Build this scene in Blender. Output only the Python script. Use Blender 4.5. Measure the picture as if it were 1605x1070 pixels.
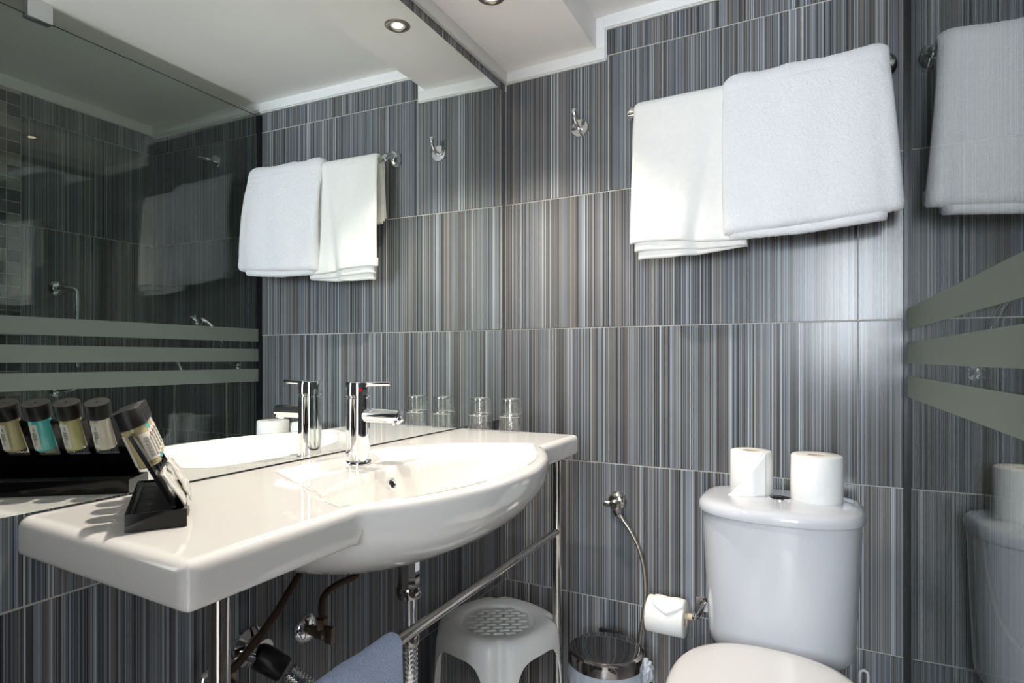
import bpy, bmesh, math, random
from mathutils import Vector, Matrix, noise as mnoise

random.seed(7)
SC = bpy.context.scene
COL = SC.collection
PI = math.pi
for o in list(bpy.data.objects):
    bpy.data.objects.remove(o)

# ------------------------------------------------------------------ camera
CAM_POS = Vector((0.92224, -1.68066, 1.06))
YAW = 0.49095
cd = bpy.data.cameras.new('camera')
cam = bpy.data.objects.new('camera', cd)
COL.objects.link(cam)
cd.sensor_width = 36.0
cd.sensor_fit = 'HORIZONTAL'
cd.lens = 934.23 / 1605.0 * 36.0
cd.shift_y = (561.96 - 535.0) / 1605.0
cd.clip_start = 0.02
cam.location = CAM_POS
cam.rotation_euler = (PI / 2, 0, YAW)
SC.camera = cam

# ------------------------------------------------------------------ world and view
w = bpy.data.worlds.new('world')
SC.world = w
w.use_nodes = True
w.node_tree.nodes['Background'].inputs[0].default_value = (0.75, 0.85, 1.0, 1)
w.node_tree.nodes['Background'].inputs[1].default_value = 0.3
SC.view_settings.view_transform = 'Standard'
SC.view_settings.look = 'None'
SC.view_settings.gamma = 1.0
SC.view_settings.use_curve_mapping = False
SC.view_settings.exposure = 0.32
SC.cycles.max_bounces = 14
SC.cycles.diffuse_bounces = 5
SC.cycles.glossy_bounces = 8
SC.cycles.transmission_bounces = 10
SC.cycles.transparent_max_bounces = 24
SC.cycles.caustics_reflective = True
SC.cycles.caustics_refractive = False
SC.cycles.sample_clamp_indirect = 4.0

# added area light for the frontal glare, at an invented window behind the camera
FRONT_LIGHT_POWER = 60.0
SPOT_POWER = 42.0
al = bpy.data.lights.new('added_front_light', 'AREA')
al.shape = 'RECTANGLE'
al.size = 0.60
al.size_y = 0.98
al.energy = FRONT_LIGHT_POWER
al.color = (0.84, 0.92, 1.0)
alo = bpy.data.objects.new('added_front_light', al)
COL.objects.link(alo)
alo.location = (1.11, -3.585, 1.50)
alo.rotation_euler = (PI / 2, 0, 0)

# ------------------------------------------------------------------ frames
TH = 1.60249                       # direction of the mirror wall in plan
ES = Vector((-math.cos(TH), -math.sin(TH), 0))   # along the left wall, towards the camera
EN = Vector((math.sin(TH), -math.cos(TH), 0))    # out of the left wall, into the room
ML = Matrix(((ES.x, EN.x, 0, 0), (ES.y, EN.y, 0, 0), (0, 0, 1, 0), (0, 0, 0, 1)))
def L(s, n, z):
    return ES * s + EN * n + Vector((0, 0, z))
def LV(v):
    return L(v[0], v[1], v[2])
def IDV(v):
    return Vector(v)
GS0 = 0.0342                        # s where the glass plane meets the back wall
GX = 1.0805                         # shower glass: offset along EN
FX = 1.7271                         # far shower wall: offset along EN
FS0 = 0.0547                        # s where the far wall meets the back wall
CEIL = 2.065
SHOWER_CEIL = 2.077
SOF = 1.975                         # soffit underside
ZT = 0.866                          # washbasin top

# ------------------------------------------------------------------ materials
def new_mat(name):
    m = bpy.data.materials.new(name)
    m.use_nodes = True
    nt = m.node_tree
    return m, nt, nt.nodes['Principled BSDF']

def srgb(r, g, b):
    def f(c):
        c /= 255.0
        return c / 12.92 if c <= 0.04045 else ((c + 0.055) / 1.055) ** 2.4
    return (f(r), f(g), f(b), 1)

def pmat(name, col, rough=0.5, metal=0.0, bump=0.0, bscale=200.0, var=0.0, vscale=6.0, coat=0.0,
         spec=0.5, sub=0.0, trans=0.0, ior=1.45, bdist=0.002, sheen=0.0):
    m, nt, p = new_mat(name)
    p.inputs['Base Color'].default_value = col
    p.inputs['Roughness'].default_value = rough
    p.inputs['Metallic'].default_value = metal
    p.inputs['Coat Weight'].default_value = coat
    p.inputs['Coat Roughness'].default_value = 0.04
    p.inputs['Specular IOR Level'].default_value = spec
    p.inputs['Transmission Weight'].default_value = trans
    p.inputs['IOR'].default_value = ior
    p.inputs['Sheen Weight'].default_value = sheen
    if sub:
        p.inputs['Subsurface Weight'].default_value = sub
        p.inputs['Subsurface Radius'].default_value = (0.01, 0.008, 0.006)
    tc = nt.nodes.new('ShaderNodeTexCoord')
    if var:
        nz = nt.nodes.new('ShaderNodeTexNoise')
        nz.inputs['Scale'].default_value = vscale
        nz.inputs['Detail'].default_value = 5
        nt.links.new(tc.outputs['Object'], nz.inputs['Vector'])
        mr = nt.nodes.new('ShaderNodeMapRange')
        mr.inputs[1].default_value = 0.25
        mr.inputs[2].default_value = 0.75
        mr.inputs[3].default_value = 1 - var
        mr.inputs[4].default_value = 1 + var
        nt.links.new(nz.outputs['Fac'], mr.inputs[0])
        mx = nt.nodes.new('ShaderNodeMix')
        mx.data_type = 'RGBA'
        mx.blend_type = 'MULTIPLY'
        mx.inputs[0].default_value = 1
        mx.inputs[6].default_value = col
        nt.links.new(mr.outputs[0], mx.inputs[7])
        nt.links.new(mx.outputs[2], p.inputs['Base Color'])
    if bump:
        nb = nt.nodes.new('ShaderNodeTexNoise')
        nb.inputs['Scale'].default_value = bscale
        nb.inputs['Detail'].default_value = 3
        nt.links.new(tc.outputs['Object'], nb.inputs['Vector'])
        bp = nt.nodes.new('ShaderNodeBump')
        bp.inputs['Strength'].default_value = bump
        bp.inputs['Distance'].default_value = bdist
        nt.links.new(nb.outputs['Fac'], bp.inputs['Height'])
        nt.links.new(bp.outputs['Normal'], p.inputs['Normal'])
    return m

def ramp(nt, stops, interp='LINEAR'):
    r = nt.nodes.new('ShaderNodeValToRGB')
    r.color_ramp.interpolation = interp
    el = r.color_ramp.elements
    while len(el) > 1:
        el.remove(el[-1])
    el[0].position = stops[0][0]
    el[0].color = stops[0][1]
    for pos, c in stops[1:]:
        e = el.new(pos)
        e.color = c
    return r

def striped_tile_mat(name, fine=640.0, coarse=250.0, palette=None, gain=1.0):
    """glazed tile printed with fine vertical lines of uneven width; the print differs from tile to tile"""
    m, nt, p = new_mat(name)
    N = nt.nodes.new
    lk = nt.links.new
    tc = N('ShaderNodeTexCoord')
    oi = N('ShaderNodeObjectInfo')
    sep = N('ShaderNodeSeparateXYZ')
    lk(tc.outputs['Object'], sep.inputs[0])
    off = N('ShaderNodeMath'); off.operation = 'MULTIPLY'; off.inputs[1].default_value = 37.0
    lk(oi.outputs['Random'], off.inputs[0])
    wob = N('ShaderNodeTexNoise'); wob.inputs['Scale'].default_value = 3.0
    add = N('ShaderNodeMath'); add.operation = 'ADD'
    lk(sep.outputs['X'], add.inputs[0]); lk(off.outputs[0], add.inputs[1])
    def vor(scale, shift):
        mu = N('ShaderNodeMath'); mu.operation = 'MULTIPLY_ADD'
        mu.inputs[1].default_value = scale; mu.inputs[2].default_value = shift
        lk(add.outputs[0], mu.inputs[0])
        v = N('ShaderNodeTexVoronoi'); v.voronoi_dimensions = '1D'
        v.inputs['Scale'].default_value = 1.0
        v.inputs['Randomness'].default_value = 1.0
        lk(mu.outputs[0], v.inputs['W'])
        s = N('ShaderNodeSeparateColor')
        lk(v.outputs['Color'], s.inputs[0])
        return s
    g = gain
    def c(r_, g_, b_):
        q = srgb(r_, g_, b_)
        return (min(1, q[0] * g * 1.0), min(1, q[1] * g), min(1, q[2] * g * 0.99), 1)
    pal = palette or [(0.0, c(44, 43, 44)), (0.14, c(76, 76, 78)), (0.30, c(112, 112, 113)), (0.46, c(134, 134, 135)),
                      (0.58, c(124, 134, 148)), (0.71, c(116, 106, 98)), (0.80, c(158, 166, 176)),
                      (0.89, c(100, 102, 107)), (0.95, c(208, 213, 217))]
    a = vor(fine, 0.0)
    b = vor(coarse, 51.3)
    r1 = ramp(nt, pal, 'CONSTANT')
    lk(a.outputs[0], r1.inputs[0])
    r2 = ramp(nt, [(0.0, c(98, 98, 100)), (0.3, c(116, 120, 126)), (0.5, c(122, 114, 106)), (0.65, c(134, 140, 149)), (0.82, c(88, 88, 90))], 'CONSTANT')
    lk(b.outputs[1], r2.inputs[0])
    mx = N('ShaderNodeMix'); mx.data_type = 'RGBA'; mx.inputs[0].default_value = 0.20
    lk(r1.outputs[0], mx.inputs[6]); lk(r2.outputs[0], mx.inputs[7])
    # slow change of tone along the tile
    nz = N('ShaderNodeTexNoise'); nz.inputs['Scale'].default_value = 1.0; nz.inputs['Detail'].default_value = 2
    mp = N('ShaderNodeMapping'); mp.inputs['Scale'].default_value = (14, 14, 3.0)
    cb = N('ShaderNodeVectorMath'); cb.operation = 'ADD'
    lk(tc.outputs['Object'], cb.inputs[0]); lk(off.outputs[0], cb.inputs[1])
    lk(cb.outputs[0], mp.inputs[0]); lk(mp.outputs[0], nz.inputs['Vector'])
    mr = N('ShaderNodeMapRange'); mr.inputs[1].default_value = 0.3; mr.inputs[2].default_value = 0.7
    mr.inputs[3].default_value = 0.86; mr.inputs[4].default_value = 1.14
    lk(nz.outputs[0], mr.inputs[0])
    m2 = N('ShaderNodeMix'); m2.data_type = 'RGBA'; m2.blend_type = 'MULTIPLY'; m2.inputs[0].default_value = 1
    lk(mx.outputs[2], m2.inputs[6]); lk(mr.outputs[0], m2.inputs[7])
    lk(m2.outputs[2], p.inputs['Base Color'])
    p.inputs['Roughness'].default_value = 0.21
    p.inputs['Specular IOR Level'].default_value = 0.36
    bp = N('ShaderNodeBump'); bp.inputs['Strength'].default_value = 0.12; bp.inputs['Distance'].default_value = 0.0004
    lk(a.outputs[2], bp.inputs['Height']); lk(bp.outputs[0], p.inputs['Normal'])
    return m

M = {}
M['tile'] = striped_tile_mat('striped_glazed_tile', gain=0.92)
M['grout'] = pmat('grout', srgb(188, 184, 178), 0.85, bump=0.3, bscale=900, var=0.08, vscale=40)
M['white_paint'] = pmat('white_paint', srgb(246, 243, 241), 0.6, var=0.02, vscale=3)
M['trim'] = pmat('trim_gloss_white', srgb(240, 240, 240), 0.35, var=0.015)
M['caulk'] = pmat('white_caulk', srgb(222, 221, 218), 0.5, bump=0.2, bscale=120, var=0.05)
M['ceramic'] = pmat('white_ceramic', srgb(229, 227, 224), 0.06, coat=0.6, var=0.01)
M['ceramic_wc'] = pmat('white_vitreous_china', srgb(204, 206, 212), 0.08, coat=0.5, var=0.01)
M['seat_plastic'] = pmat('white_seat_plastic', srgb(212, 211, 210), 0.16, var=0.01)
M['stool_plastic'] = pmat('white_stool_plastic', srgb(230, 229, 226), 0.30, var=0.05, vscale=12)
M['stool_weave'] = pmat('white_stool_weave_plastic', srgb(228, 227, 223), 0.40, var=0.05, vscale=30)  # plastic of the weave strips
M['chrome'] = pmat('chrome', (0.82, 0.82, 0.83, 1), 0.05, 1.0, var=0.02)
M['chrome_dull'] = pmat('worn_chrome', (0.62, 0.60, 0.57, 1), 0.17, 1.0, var=0.25, vscale=60)
M['bezel'] = pmat('brushed_nickel_bezel', (0.40, 0.35, 0.29, 1), 0.3, 1.0, var=0.1, vscale=90)
M['dark_chrome'] = pmat('dark_polished_steel', (0.36, 0.34, 0.33, 1), 0.07, 1.0, var=0.03)
M['steel_tube'] = pmat('brushed_steel_tube', (0.50, 0.475, 0.45, 1), 0.12, 1.0, var=0.06, vscale=30)
M['tarnish'] = pmat('tarnished_brass', (0.20, 0.155, 0.12, 1), 0.34, 0.9, var=0.25, vscale=70)
M['brown_hose'] = pmat('brown_braided_hose', srgb(64, 47, 36), 0.45, 0.3, bump=0.5, bscale=500, var=0.2, vscale=80)
M['black_rubber'] = pmat('black_rubber', srgb(22, 22, 24), 0.3)
M['black_acrylic'] = pmat('black_acrylic', srgb(7, 7, 8), 0.10)
M['black_lining'] = pmat('dark_velvet_lining', srgb(26, 31, 32), 0.9, bump=0.4, bscale=600)
M['cap_black'] = pmat('black_cap_plastic', srgb(27, 25, 25), 0.42, var=0.03)
M['edge_dark'] = pmat('dark_channel', srgb(24, 24, 29), 0.35)
M['alu'] = pmat('satin_aluminium', (0.72, 0.73, 0.75, 1), 0.3, 1.0)
M['terry'] = pmat('white_terry', srgb(246, 246, 249), 0.95, bump=0.9, bscale=420, var=0.03, vscale=300, sheen=0.4, bdist=0.003)
M['flat_towel'] = pmat('white_cotton', srgb(240, 239, 236), 0.95, bump=0.5, bscale=700, var=0.02, vscale=80, sheen=0.3)
M['blue_cloth'] = pmat('blue_microfibre', srgb(178, 194, 226), 0.95, bump=0.9, bscale=500, var=0.22, vscale=350, sheen=0.4, bdist=0.003)
M['paper'] = pmat('toilet_paper', srgb(244, 243, 240), 0.95, bump=0.35, bscale=350, var=0.02, vscale=120)
M['core'] = pmat('cardboard_core', srgb(205, 190, 165), 0.85, var=0.06)
M['red'] = pmat('red_enamel', srgb(190, 20, 24), 0.25)
M['black_hole'] = pmat('dark_overflow', srgb(10, 10, 10), 0.6)
M['bag'] = pmat('translucent_white_bag', srgb(205, 212, 222), 0.35, trans=0.25, bump=0.5, bscale=60, bdist=0.004)
M['floor'] = pmat('floor_tile', srgb(206, 203, 198), 0.4, var=0.1)
M['floor_pale'] = pmat('pale_hall_floor', srgb(226, 220, 210), 0.5, var=0.05)
M['grey_tile'] = pmat('plain_grey_tile', srgb(88, 88, 92), 0.3, var=0.12, vscale=30)
M['door'] = pmat('door_paint', srgb(205, 204, 200), 0.5, var=0.02)
M['label'] = pmat('label_paper', srgb(222, 219, 210), 0.6)
M['print'] = pmat('label_print', srgb(70, 68, 66), 0.7)
M['print_red'] = pmat('label_red_print', srgb(176, 52, 48), 0.6)
M['foil'] = pmat('white_sachet_film', srgb(226, 222, 216), 0.22, bump=0.4, bscale=90, bdist=0.003, coat=0.5)
M['foil_brown'] = pmat('sachet_print', srgb(140, 118, 100), 0.5)

# braided steel hose
m, nt, p = new_mat('braided_steel')
p.inputs['Metallic'].default_value = 0.9
p.inputs['Roughness'].default_value = 0.3
tc = nt.nodes.new('ShaderNodeTexCoord')
wv = nt.nodes.new('ShaderNodeTexVoronoi'); wv.inputs['Scale'].default_value = 700
nt.links.new(tc.outputs['Object'], wv.inputs['Vector'])
rr = ramp(nt, [(0.0, srgb(226, 220, 210)), (0.6, srgb(176, 168, 156)), (1.0, srgb(70, 64, 58))])
nt.links.new(wv.outputs['Distance'], rr.inputs[0])
nt.links.new(rr.outputs[0], p.inputs['Base Color'])
M['braid'] = m

# mirror
m, nt, p = new_mat('silvered_mirror')
p.inputs['Base Color'].default_value = (0.885, 0.925, 0.905, 1)
p.inputs['Metallic'].default_value = 1.0
p.inputs['Roughness'].default_value = 0.0
M['mirror'] = m

def clear_glass(name, tint, f0=0.04, rough=0.0):
    """thin clear glass: Schlick reflection over a tinted straight-through transmission"""
    m = bpy.data.materials.new(name)
    m.use_nodes = True
    nt = m.node_tree
    nt.nodes.clear()
    out = nt.nodes.new('ShaderNodeOutputMaterial')
    tr = nt.nodes.new('ShaderNodeBsdfTransparent'); tr.inputs[0].default_value = tint
    gl = nt.nodes.new('ShaderNodeBsdfGlossy'); gl.inputs['Roughness'].default_value = rough
    gl.inputs['Color'].default_value = (1, 1, 1, 1)
    lw = nt.nodes.new('ShaderNodeLayerWeight'); lw.inputs['Blend'].default_value = 0.5
    pw = nt.nodes.new('ShaderNodeMath'); pw.operation = 'POWER'; pw.inputs[1].default_value = 5
    ma = nt.nodes.new('ShaderNodeMath'); ma.operation = 'MULTIPLY_ADD'
    ma.inputs[1].default_value = 1 - f0; ma.inputs[2].default_value = f0
    mx = nt.nodes.new('ShaderNodeMixShader')
    nt.links.new(lw.outputs['Facing'], pw.inputs[0])
    nt.links.new(pw.outputs[0], ma.inputs[0])
    nt.links.new(ma.outputs[0], mx.inputs[0])
    nt.links.new(tr.outputs[0], mx.inputs[1])
    nt.links.new(gl.outputs[0], mx.inputs[2])
    nt.links.new(mx.outputs[0], out.inputs[0])
    return m
M['screen_glass'] = clear_glass('shower_screen_glass', (0.88, 0.915, 0.90, 1))
M['tumbler'] = clear_glass('tumbler_glass', (0.95, 0.957, 0.953, 1), 0.07)
M['tumbler_rim'] = clear_glass('tumbler_thick_glass', (0.86, 0.87, 0.865, 1), 0.42, 0.1)
M['green_edge'] = pmat('glass_edge_green', srgb(26, 44, 38), 0.1)

# frosted film
m = bpy.data.materials.new('frosted_film'); m.use_nodes = True
nt = m.node_tree; nt.nodes.clear()
out = nt.nodes.new('ShaderNodeOutputMaterial')
df = nt.nodes.new('ShaderNodeBsdfDiffuse'); df.inputs[0].default_value = (0.40, 0.445, 0.42, 1)
tl = nt.nodes.new('ShaderNodeBsdfTranslucent'); tl.inputs[0].default_value = (0.40, 0.45, 0.42, 1)
tp_ = nt.nodes.new('ShaderNodeBsdfTransparent'); tp_.inputs[0].default_value = (0.8, 0.85, 0.82, 1)
m1 = nt.nodes.new('ShaderNodeMixShader'); m1.inputs[0].default_value = 0.45
m2 = nt.nodes.new('ShaderNodeMixShader'); m2.inputs[0].default_value = 0.06
nt.links.new(df.outputs[0], m1.inputs[1]); nt.links.new(tl.outputs[0], m1.inputs[2])
nt.links.new(m1.outputs[0], m2.inputs[1]); nt.links.new(tp_.outputs[0], m2.inputs[2])
nt.links.new(m2.outputs[0], out.inputs[0])
M['frost'] = m

def liquid(name, col, alpha=0.75):
    return pmat(name, col, 0.12, coat=0.6, trans=1 - alpha, sub=0.0)
M['liq_yellow'] = liquid('pale_yellow_liquid', srgb(214, 198, 150))
M['liq_teal'] = liquid('turquoise_liquid', srgb(96, 205, 205), 0.85)
M['liq_green'] = liquid('yellow_green_liquid', srgb(214, 208, 150))
M['liq_cream'] = liquid('cream_liquid', srgb(216, 205, 190), 0.95)

# mosaic: every small tile takes its own dark tone
m, nt, p = new_mat('mosaic_tile')
oi = nt.nodes.new('ShaderNodeObjectInfo')
rr = ramp(nt, [(0.0, srgb(58, 55, 54)), (0.25, srgb(92, 88, 88)), (0.45, srgb(74, 66, 60)), (0.6, srgb(118, 116, 116)),
               (0.75, srgb(48, 47, 50)), (0.88, srgb(136, 128, 122))], 'CONSTANT')
nt.links.new(oi.outputs['Random'], rr.inputs[0])
nt.links.new(rr.outputs[0], p.inputs['Base Color'])
p.inputs['Roughness'].default_value = 0.15
M['mosaic'] = m

def emit(name, col, strength):
    m = bpy.data.materials.new(name); m.use_nodes = True
    nt = m.node_tree; nt.nodes.clear()
    o_ = nt.nodes.new('ShaderNodeOutputMaterial')
    e = nt.nodes.new('ShaderNodeEmission'); e.inputs[0].default_value = col; e.inputs[1].default_value = strength
    nt.links.new(e.outputs[0], o_.inputs[0])
    return m
M['bulb'] = emit('lamp_glow', (1.0, 0.86, 0.62, 1), 9.0)

# ------------------------------------------------------------------ builders
def link(o, parent=None):
    COL.objects.link(o)
    if parent is not None:
        o.parent = parent
        o.matrix_parent_inverse = parent_world(parent).inverted()
    return o
def parent_world(o):
    mw = Matrix.Translation(o.location) @ o.rotation_euler.to_matrix().to_4x4()
    if o.parent is not None:
        return parent_world(o.parent) @ o.matrix_parent_inverse @ mw
    return mw

def mobj(name, bm, mat, parent=None, smooth=False, autosmooth=None):
    me = bpy.data.meshes.new(name)
    bmesh.ops.recalc_face_normals(bm, faces=bm.faces[:])
    bm.to_mesh(me)
    bm.free()
    mats = mat if isinstance(mat, (list, tuple)) else [mat]
    for mm in mats:
        me.materials.append(M[mm] if isinstance(mm, str) else mm)
    if smooth:
        for f in me.polygons:
            f.use_smooth = True
        if autosmooth is not None:
            me.set_sharp_from_angle(angle=math.radians(autosmooth))
    o = bpy.data.objects.new(name, me)
    return link(o, parent)

def thing(name, label, cat, loc, group=None):
    o = bpy.data.objects.new(name, None)
    o.empty_display_size = 0.05
    o.location = loc
    COL.objects.link(o)
    o['label'] = label
    o['category'] = cat
    if group:
        o['group'] = group
    return o
def tag(o, label, cat, group=None):
    o['label'] = label
    o['category'] = cat
    if group:
        o['group'] = group
    return o
def struct(o, label=None):
    o['kind'] = 'structure'
    if label:
        o['label'] = label
    return o

def add_box(bm, lo, hi, T=IDV, bevel=0.0, seg=2, mi=0):
    vs = []
    for z in (lo[2], hi[2]):
        for y in (lo[1], hi[1]):
            for x in (lo[0], hi[0]):
                vs.append(bm.verts.new(T((x, y, z))))
    idx = [(0, 2, 3, 1), (4, 5, 7, 6), (0, 1, 5, 4), (2, 6, 7, 3), (0, 4, 6, 2), (1, 3, 7, 5)]
    fs = [bm.faces.new([vs[i] for i in f]) for f in idx]
    for f in fs:
        f.material_index = mi
    if bevel > 0:
        es = set()
        for f in fs:
            es.update(f.edges)
        bmesh.ops.bevel(bm, geom=list(es), offset=bevel, segments=seg, profile=0.5, affect='EDGES')
    return bm

def box(name, lo, hi, mat, parent=None, T=IDV, bevel=0.0, seg=2, smooth=False):
    bm = bmesh.new()
    add_box(bm, lo, hi, T, bevel, seg)
    return mobj(name, bm, mat, parent, smooth or bevel > 0, 40)

def basis(d):
    d = Vector(d).normalized()
    a = Vector((0, 0, 1)) if abs(d.z) < 0.9 else Vector((1, 0, 0))
    x = d.cross(a).normalized()
    y = d.cross(x).normalized()
    return x, y, d

def add_lathe(bm, prof, org, axis=(0, 0, 1), seg=40, cap0=True, cap1=True, rmod=None, mi=0):
    """prof: list of (radius, height) along axis from org"""
    org = Vector(org)
    x, y, d = basis(axis)
    rings = []
    for k, (r, h) in enumerate(prof):
        ring = []
        for i in range(seg):
            a = 2 * PI * i / seg
            rr_ = r if rmod is None else r * rmod(a, k)
            ring.append(bm.verts.new(org + d * h + (x * math.cos(a) + y * math.sin(a)) * max(rr_, 1e-5)))
        rings.append(ring)
    for k in range(len(rings) - 1):
        for i in range(seg):
            j = (i + 1) % seg
            f = bm.faces.new((rings[k][i], rings[k][j], rings[k + 1][j], rings[k + 1][i]))
            f.material_index = mi
    if cap0:
        bm.faces.new(rings[0][::-1]).material_index = mi
    if cap1:
        bm.faces.new(rings[-1]).material_index = mi
    return bm
def lathe(name, prof, org, mat, parent=None, axis=(0, 0, 1), seg=40, cap0=True, cap1=True, auto=35, rmod=None):
    bm = bmesh.new()
    add_lathe(bm, prof, org, axis, seg, cap0, cap1, rmod)
    return mobj(name, bm, mat, parent, True, auto)

def catmull(pts, n=10):
    pts = [Vector(p_) for p_ in pts]
    P = [2 * pts[0] - pts[1]] + pts + [2 * pts[-1] - pts[-2]]
    out = []
    for i in range(1, len(P) - 2):
        for k in range(n):
            t = k / n
            p0, p1, p2, p3 = P[i - 1], P[i], P[i + 1], P[i + 2]
            out.append(0.5 * ((2 * p1) + (-p0 + p2) * t + (2 * p0 - 5 * p1 + 4 * p2 - p3) * t * t
                              + (-p0 + 3 * p1 - 3 * p2 + p3) * t ** 3))
    out.append(pts[-1])
    return out
def add_tube(bm, path, rad, seg=14, cap=True, rfun=None, mi=0):
    path = [Vector(p_) for p_ in path]
    n = len(path)
    rings = []
    ref = None
    for i, p_ in enumerate(path):
        t = (path[min(i + 1, n - 1)] - path[max(i - 1, 0)]).normalized()
        if ref is None:
            x, y, _ = basis(t)
        else:
            x = (ref - t * ref.dot(t)).normalized()
            y = t.cross(x)
        ref = x
        r = rad if rfun is None else rfun(i / (n - 1), i)
        rings.append([bm.verts.new(p_ + (x * math.cos(2 * PI * k / seg) + y * math.sin(2 * PI * k / seg)) * r) for k in range(seg)])
    for i in range(n - 1):
        for k in range(seg):
            j = (k + 1) % seg
            bm.faces.new((rings[i][k], rings[i][j], rings[i + 1][j], rings[i + 1][k])).material_index = mi
    if cap:
        bm.faces.new(rings[0][::-1]).material_index = mi
        bm.faces.new(rings[-1]).material_index = mi
    return bm
def tube(name, path, rad, mat, parent=None, seg=14, smooth_path=0, rfun=None):
    if smooth_path:
        path = catmull(path, smooth_path)
    bm = bmesh.new()
    add_tube(bm, path, rad, seg, True, rfun)
    return mobj(name, bm, mat, parent, True, 45)

def grid_obj(name, P, mat, parent=None, closed_u=False, smooth=True):
    """P[i][j] -> Vector grid"""
    bm = bmesh.new()
    V = [[bm.verts.new(q) for q in row] for row in P]
    nu = len(V); nv = len(V[0])
    for i in range(nu if closed_u else nu - 1):
        i2 = (i + 1) % nu
        for j in range(nv - 1):
            bm.faces.new((V[i][j], V[i2][j], V[i2][j + 1], V[i][j + 1]))
    return mobj(name, bm, mat, parent, smooth)

def sstep(a, b, x):
    if a == b:
        return 0.0 if x < a else 1.0
    t = min(1.0, max(0.0, (x - a) / (b - a)))
    return t * t * (3 - 2 * t)
def nz3(x, y, z=0.0):
    return mnoise.noise(Vector((x, y, z)))

# ------------------------------------------------------------------ tiles
TILE_MESH = {}
GAP = 0.0031
VGAP = 0.0013
def tile_mesh(wd, ht, mat='tile', dp=0.008, bev=0.0007):
    key = (round(wd, 4), round(ht, 4), mat)
    if key not in TILE_MESH:
        bm = bmesh.new()
        # local: x along the wall, z up, front face at y = 0 looking to -y
        w2, h2 = wd / 2 - (VGAP if mat == 'tile' else GAP) / 2, ht / 2 - GAP / 2
        f = [bm.verts.new((sx * (w2 - bev), 0, sz * (h2 - bev))) for sx, sz in ((-1, -1), (1, -1), (1, 1), (-1, 1))]
        e = [bm.verts.new((sx * w2, bev, sz * h2)) for sx, sz in ((-1, -1), (1, -1), (1, 1), (-1, 1))]
        b_ = [bm.verts.new((sx * w2, dp, sz * h2)) for sx, sz in ((-1, -1), (1, -1), (1, 1), (-1, 1))]
        bm.faces.new(f)
        for i in range(4):
            j = (i + 1) % 4
            bm.faces.new((e[i], e[j], f[j], f[i]))
            bm.faces.new((b_[i], b_[j], e[j], e[i]))
        me = bpy.data.meshes.new('tile')
        bmesh.ops.recalc_face_normals(bm, faces=bm.faces[:])
        bm.to_mesh(me); bm.free()
        me.materials.append(M[mat])
        TILE_MESH[key] = me
    return TILE_MESH[key]
def place_tile(parent, org, along, u0, u1, z0, z1, mat='tile', name='tile'):
    """org + along*u ; tile front faces left-hand normal of 'along'"""
    if u1 - u0 < 0.012 or z1 - z0 < 0.012:
        return
    o = bpy.data.objects.new(name, tile_mesh(u1 - u0, z1 - z0, mat))
    c = Vector(org) + along * ((u0 + u1) / 2)
    o.location = (c.x, c.y, (z0 + z1) / 2)
    o.rotation_euler = (0, 0, math.atan2(along.y, along.x))
    COL.objects.link(o)
    o.parent = parent
ROWS = [0.0, 0.3527, 0.7527, 1.1527, 1.5527, 1.9527]

# ------------------------------------------------------------------ setting
REC = 0.0016     # grout lies this much behind the tile faces
wall_back = struct(box('wall_back', (-0.25, REC, -0.05), (1.95, 0.12, 2.25), 'grout'))
xs = [0.0] + [0.22516 + i * 0.25197 for i in range(6)] + [FX + 0.002]
zr = ROWS + [2.0275]
for a_, b_ in zip(xs[:-1], xs[1:]):
    for z0, z1 in zip(zr[:-1], zr[1:]):
        place_tile(wall_back, (0, 0, 0), Vector((1, 0, 0)), a_, b_, z0, z1)

wall_left = struct(box('wall_left', (-0.03, -0.12, -0.05), (2.42, -REC, 2.25), 'grout', T=LV))
ss = [0.0, 0.013] + [0.013 + 0.252 * i for i in range(1, 10)]
for a_, b_ in zip(ss[:-1], ss[1:]):
    if b_ - a_ < 0.05:
        continue
    a2 = 0.0015 if a_ < 0.02 else a_
    for z0, z1 in zip(ROWS, ROWS[1:] + [2.03]):
        if z0 > 1.5:
            z1 = min(z1, 1.9385)
        # along = ES reversed so the tile looks along +EN
        org = L(b_, 0, 0)
        place_tile(wall_left, L(b_, 0, 0), -ES, 0.0, b_ - a2, z0, z1)

wall_right = struct(box('wall_right', (FS0 - 0.06, FX + REC, -0.05), (2.45, FX + 0.12, 2.25), 'grout', T=LV))
fs = [FS0, FS0 + 0.241, FS0 + 0.4926]
MOS0 = FS0 + 0.4926
MP = 0.044
MC = 6
for a_, b_ in zip(fs[:-1], fs[1:]):
    for z0, z1 in zip(ROWS, ROWS[1:] + [2.04]):
        place_tile(wall_right, L(a_, FX, 0), ES, 0.0, b_ - a_, z0, z1)
for c_ in range(MC):
    z = 2.027
    while z > 0.02:
        place_tile(wall_right, L(MOS0 + c_ * MP, FX, 0), ES, 0.0, MP, z - MP, z, 'mosaic', 'mosaic_tile')
        z -= MP
u = MOS0 + MC * MP
while u < 1.3:
    for z0, z1 in zip(ROWS, ROWS[1:] + [2.04]):
        place_tile(wall_right, L(u, FX, 0), ES, 0.0, 0.252, z0, z1)
    u += 0.252

# unseen pier and end wall, added to keep direct light out of the shower
PIER = 0.908
struct(box('wall_added_pier', (PIER + 0.004, GX - 0.006, 0.0), (1.42, GX + 0.07, 2.2), 'grey_tile', T=LV, bevel=0.003))
struct(box('wall_added_end', (1.42, GX - 0.006, 0.0), (1.50, FX + 0.1, 2.2), 'grey_tile', T=LV))
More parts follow.
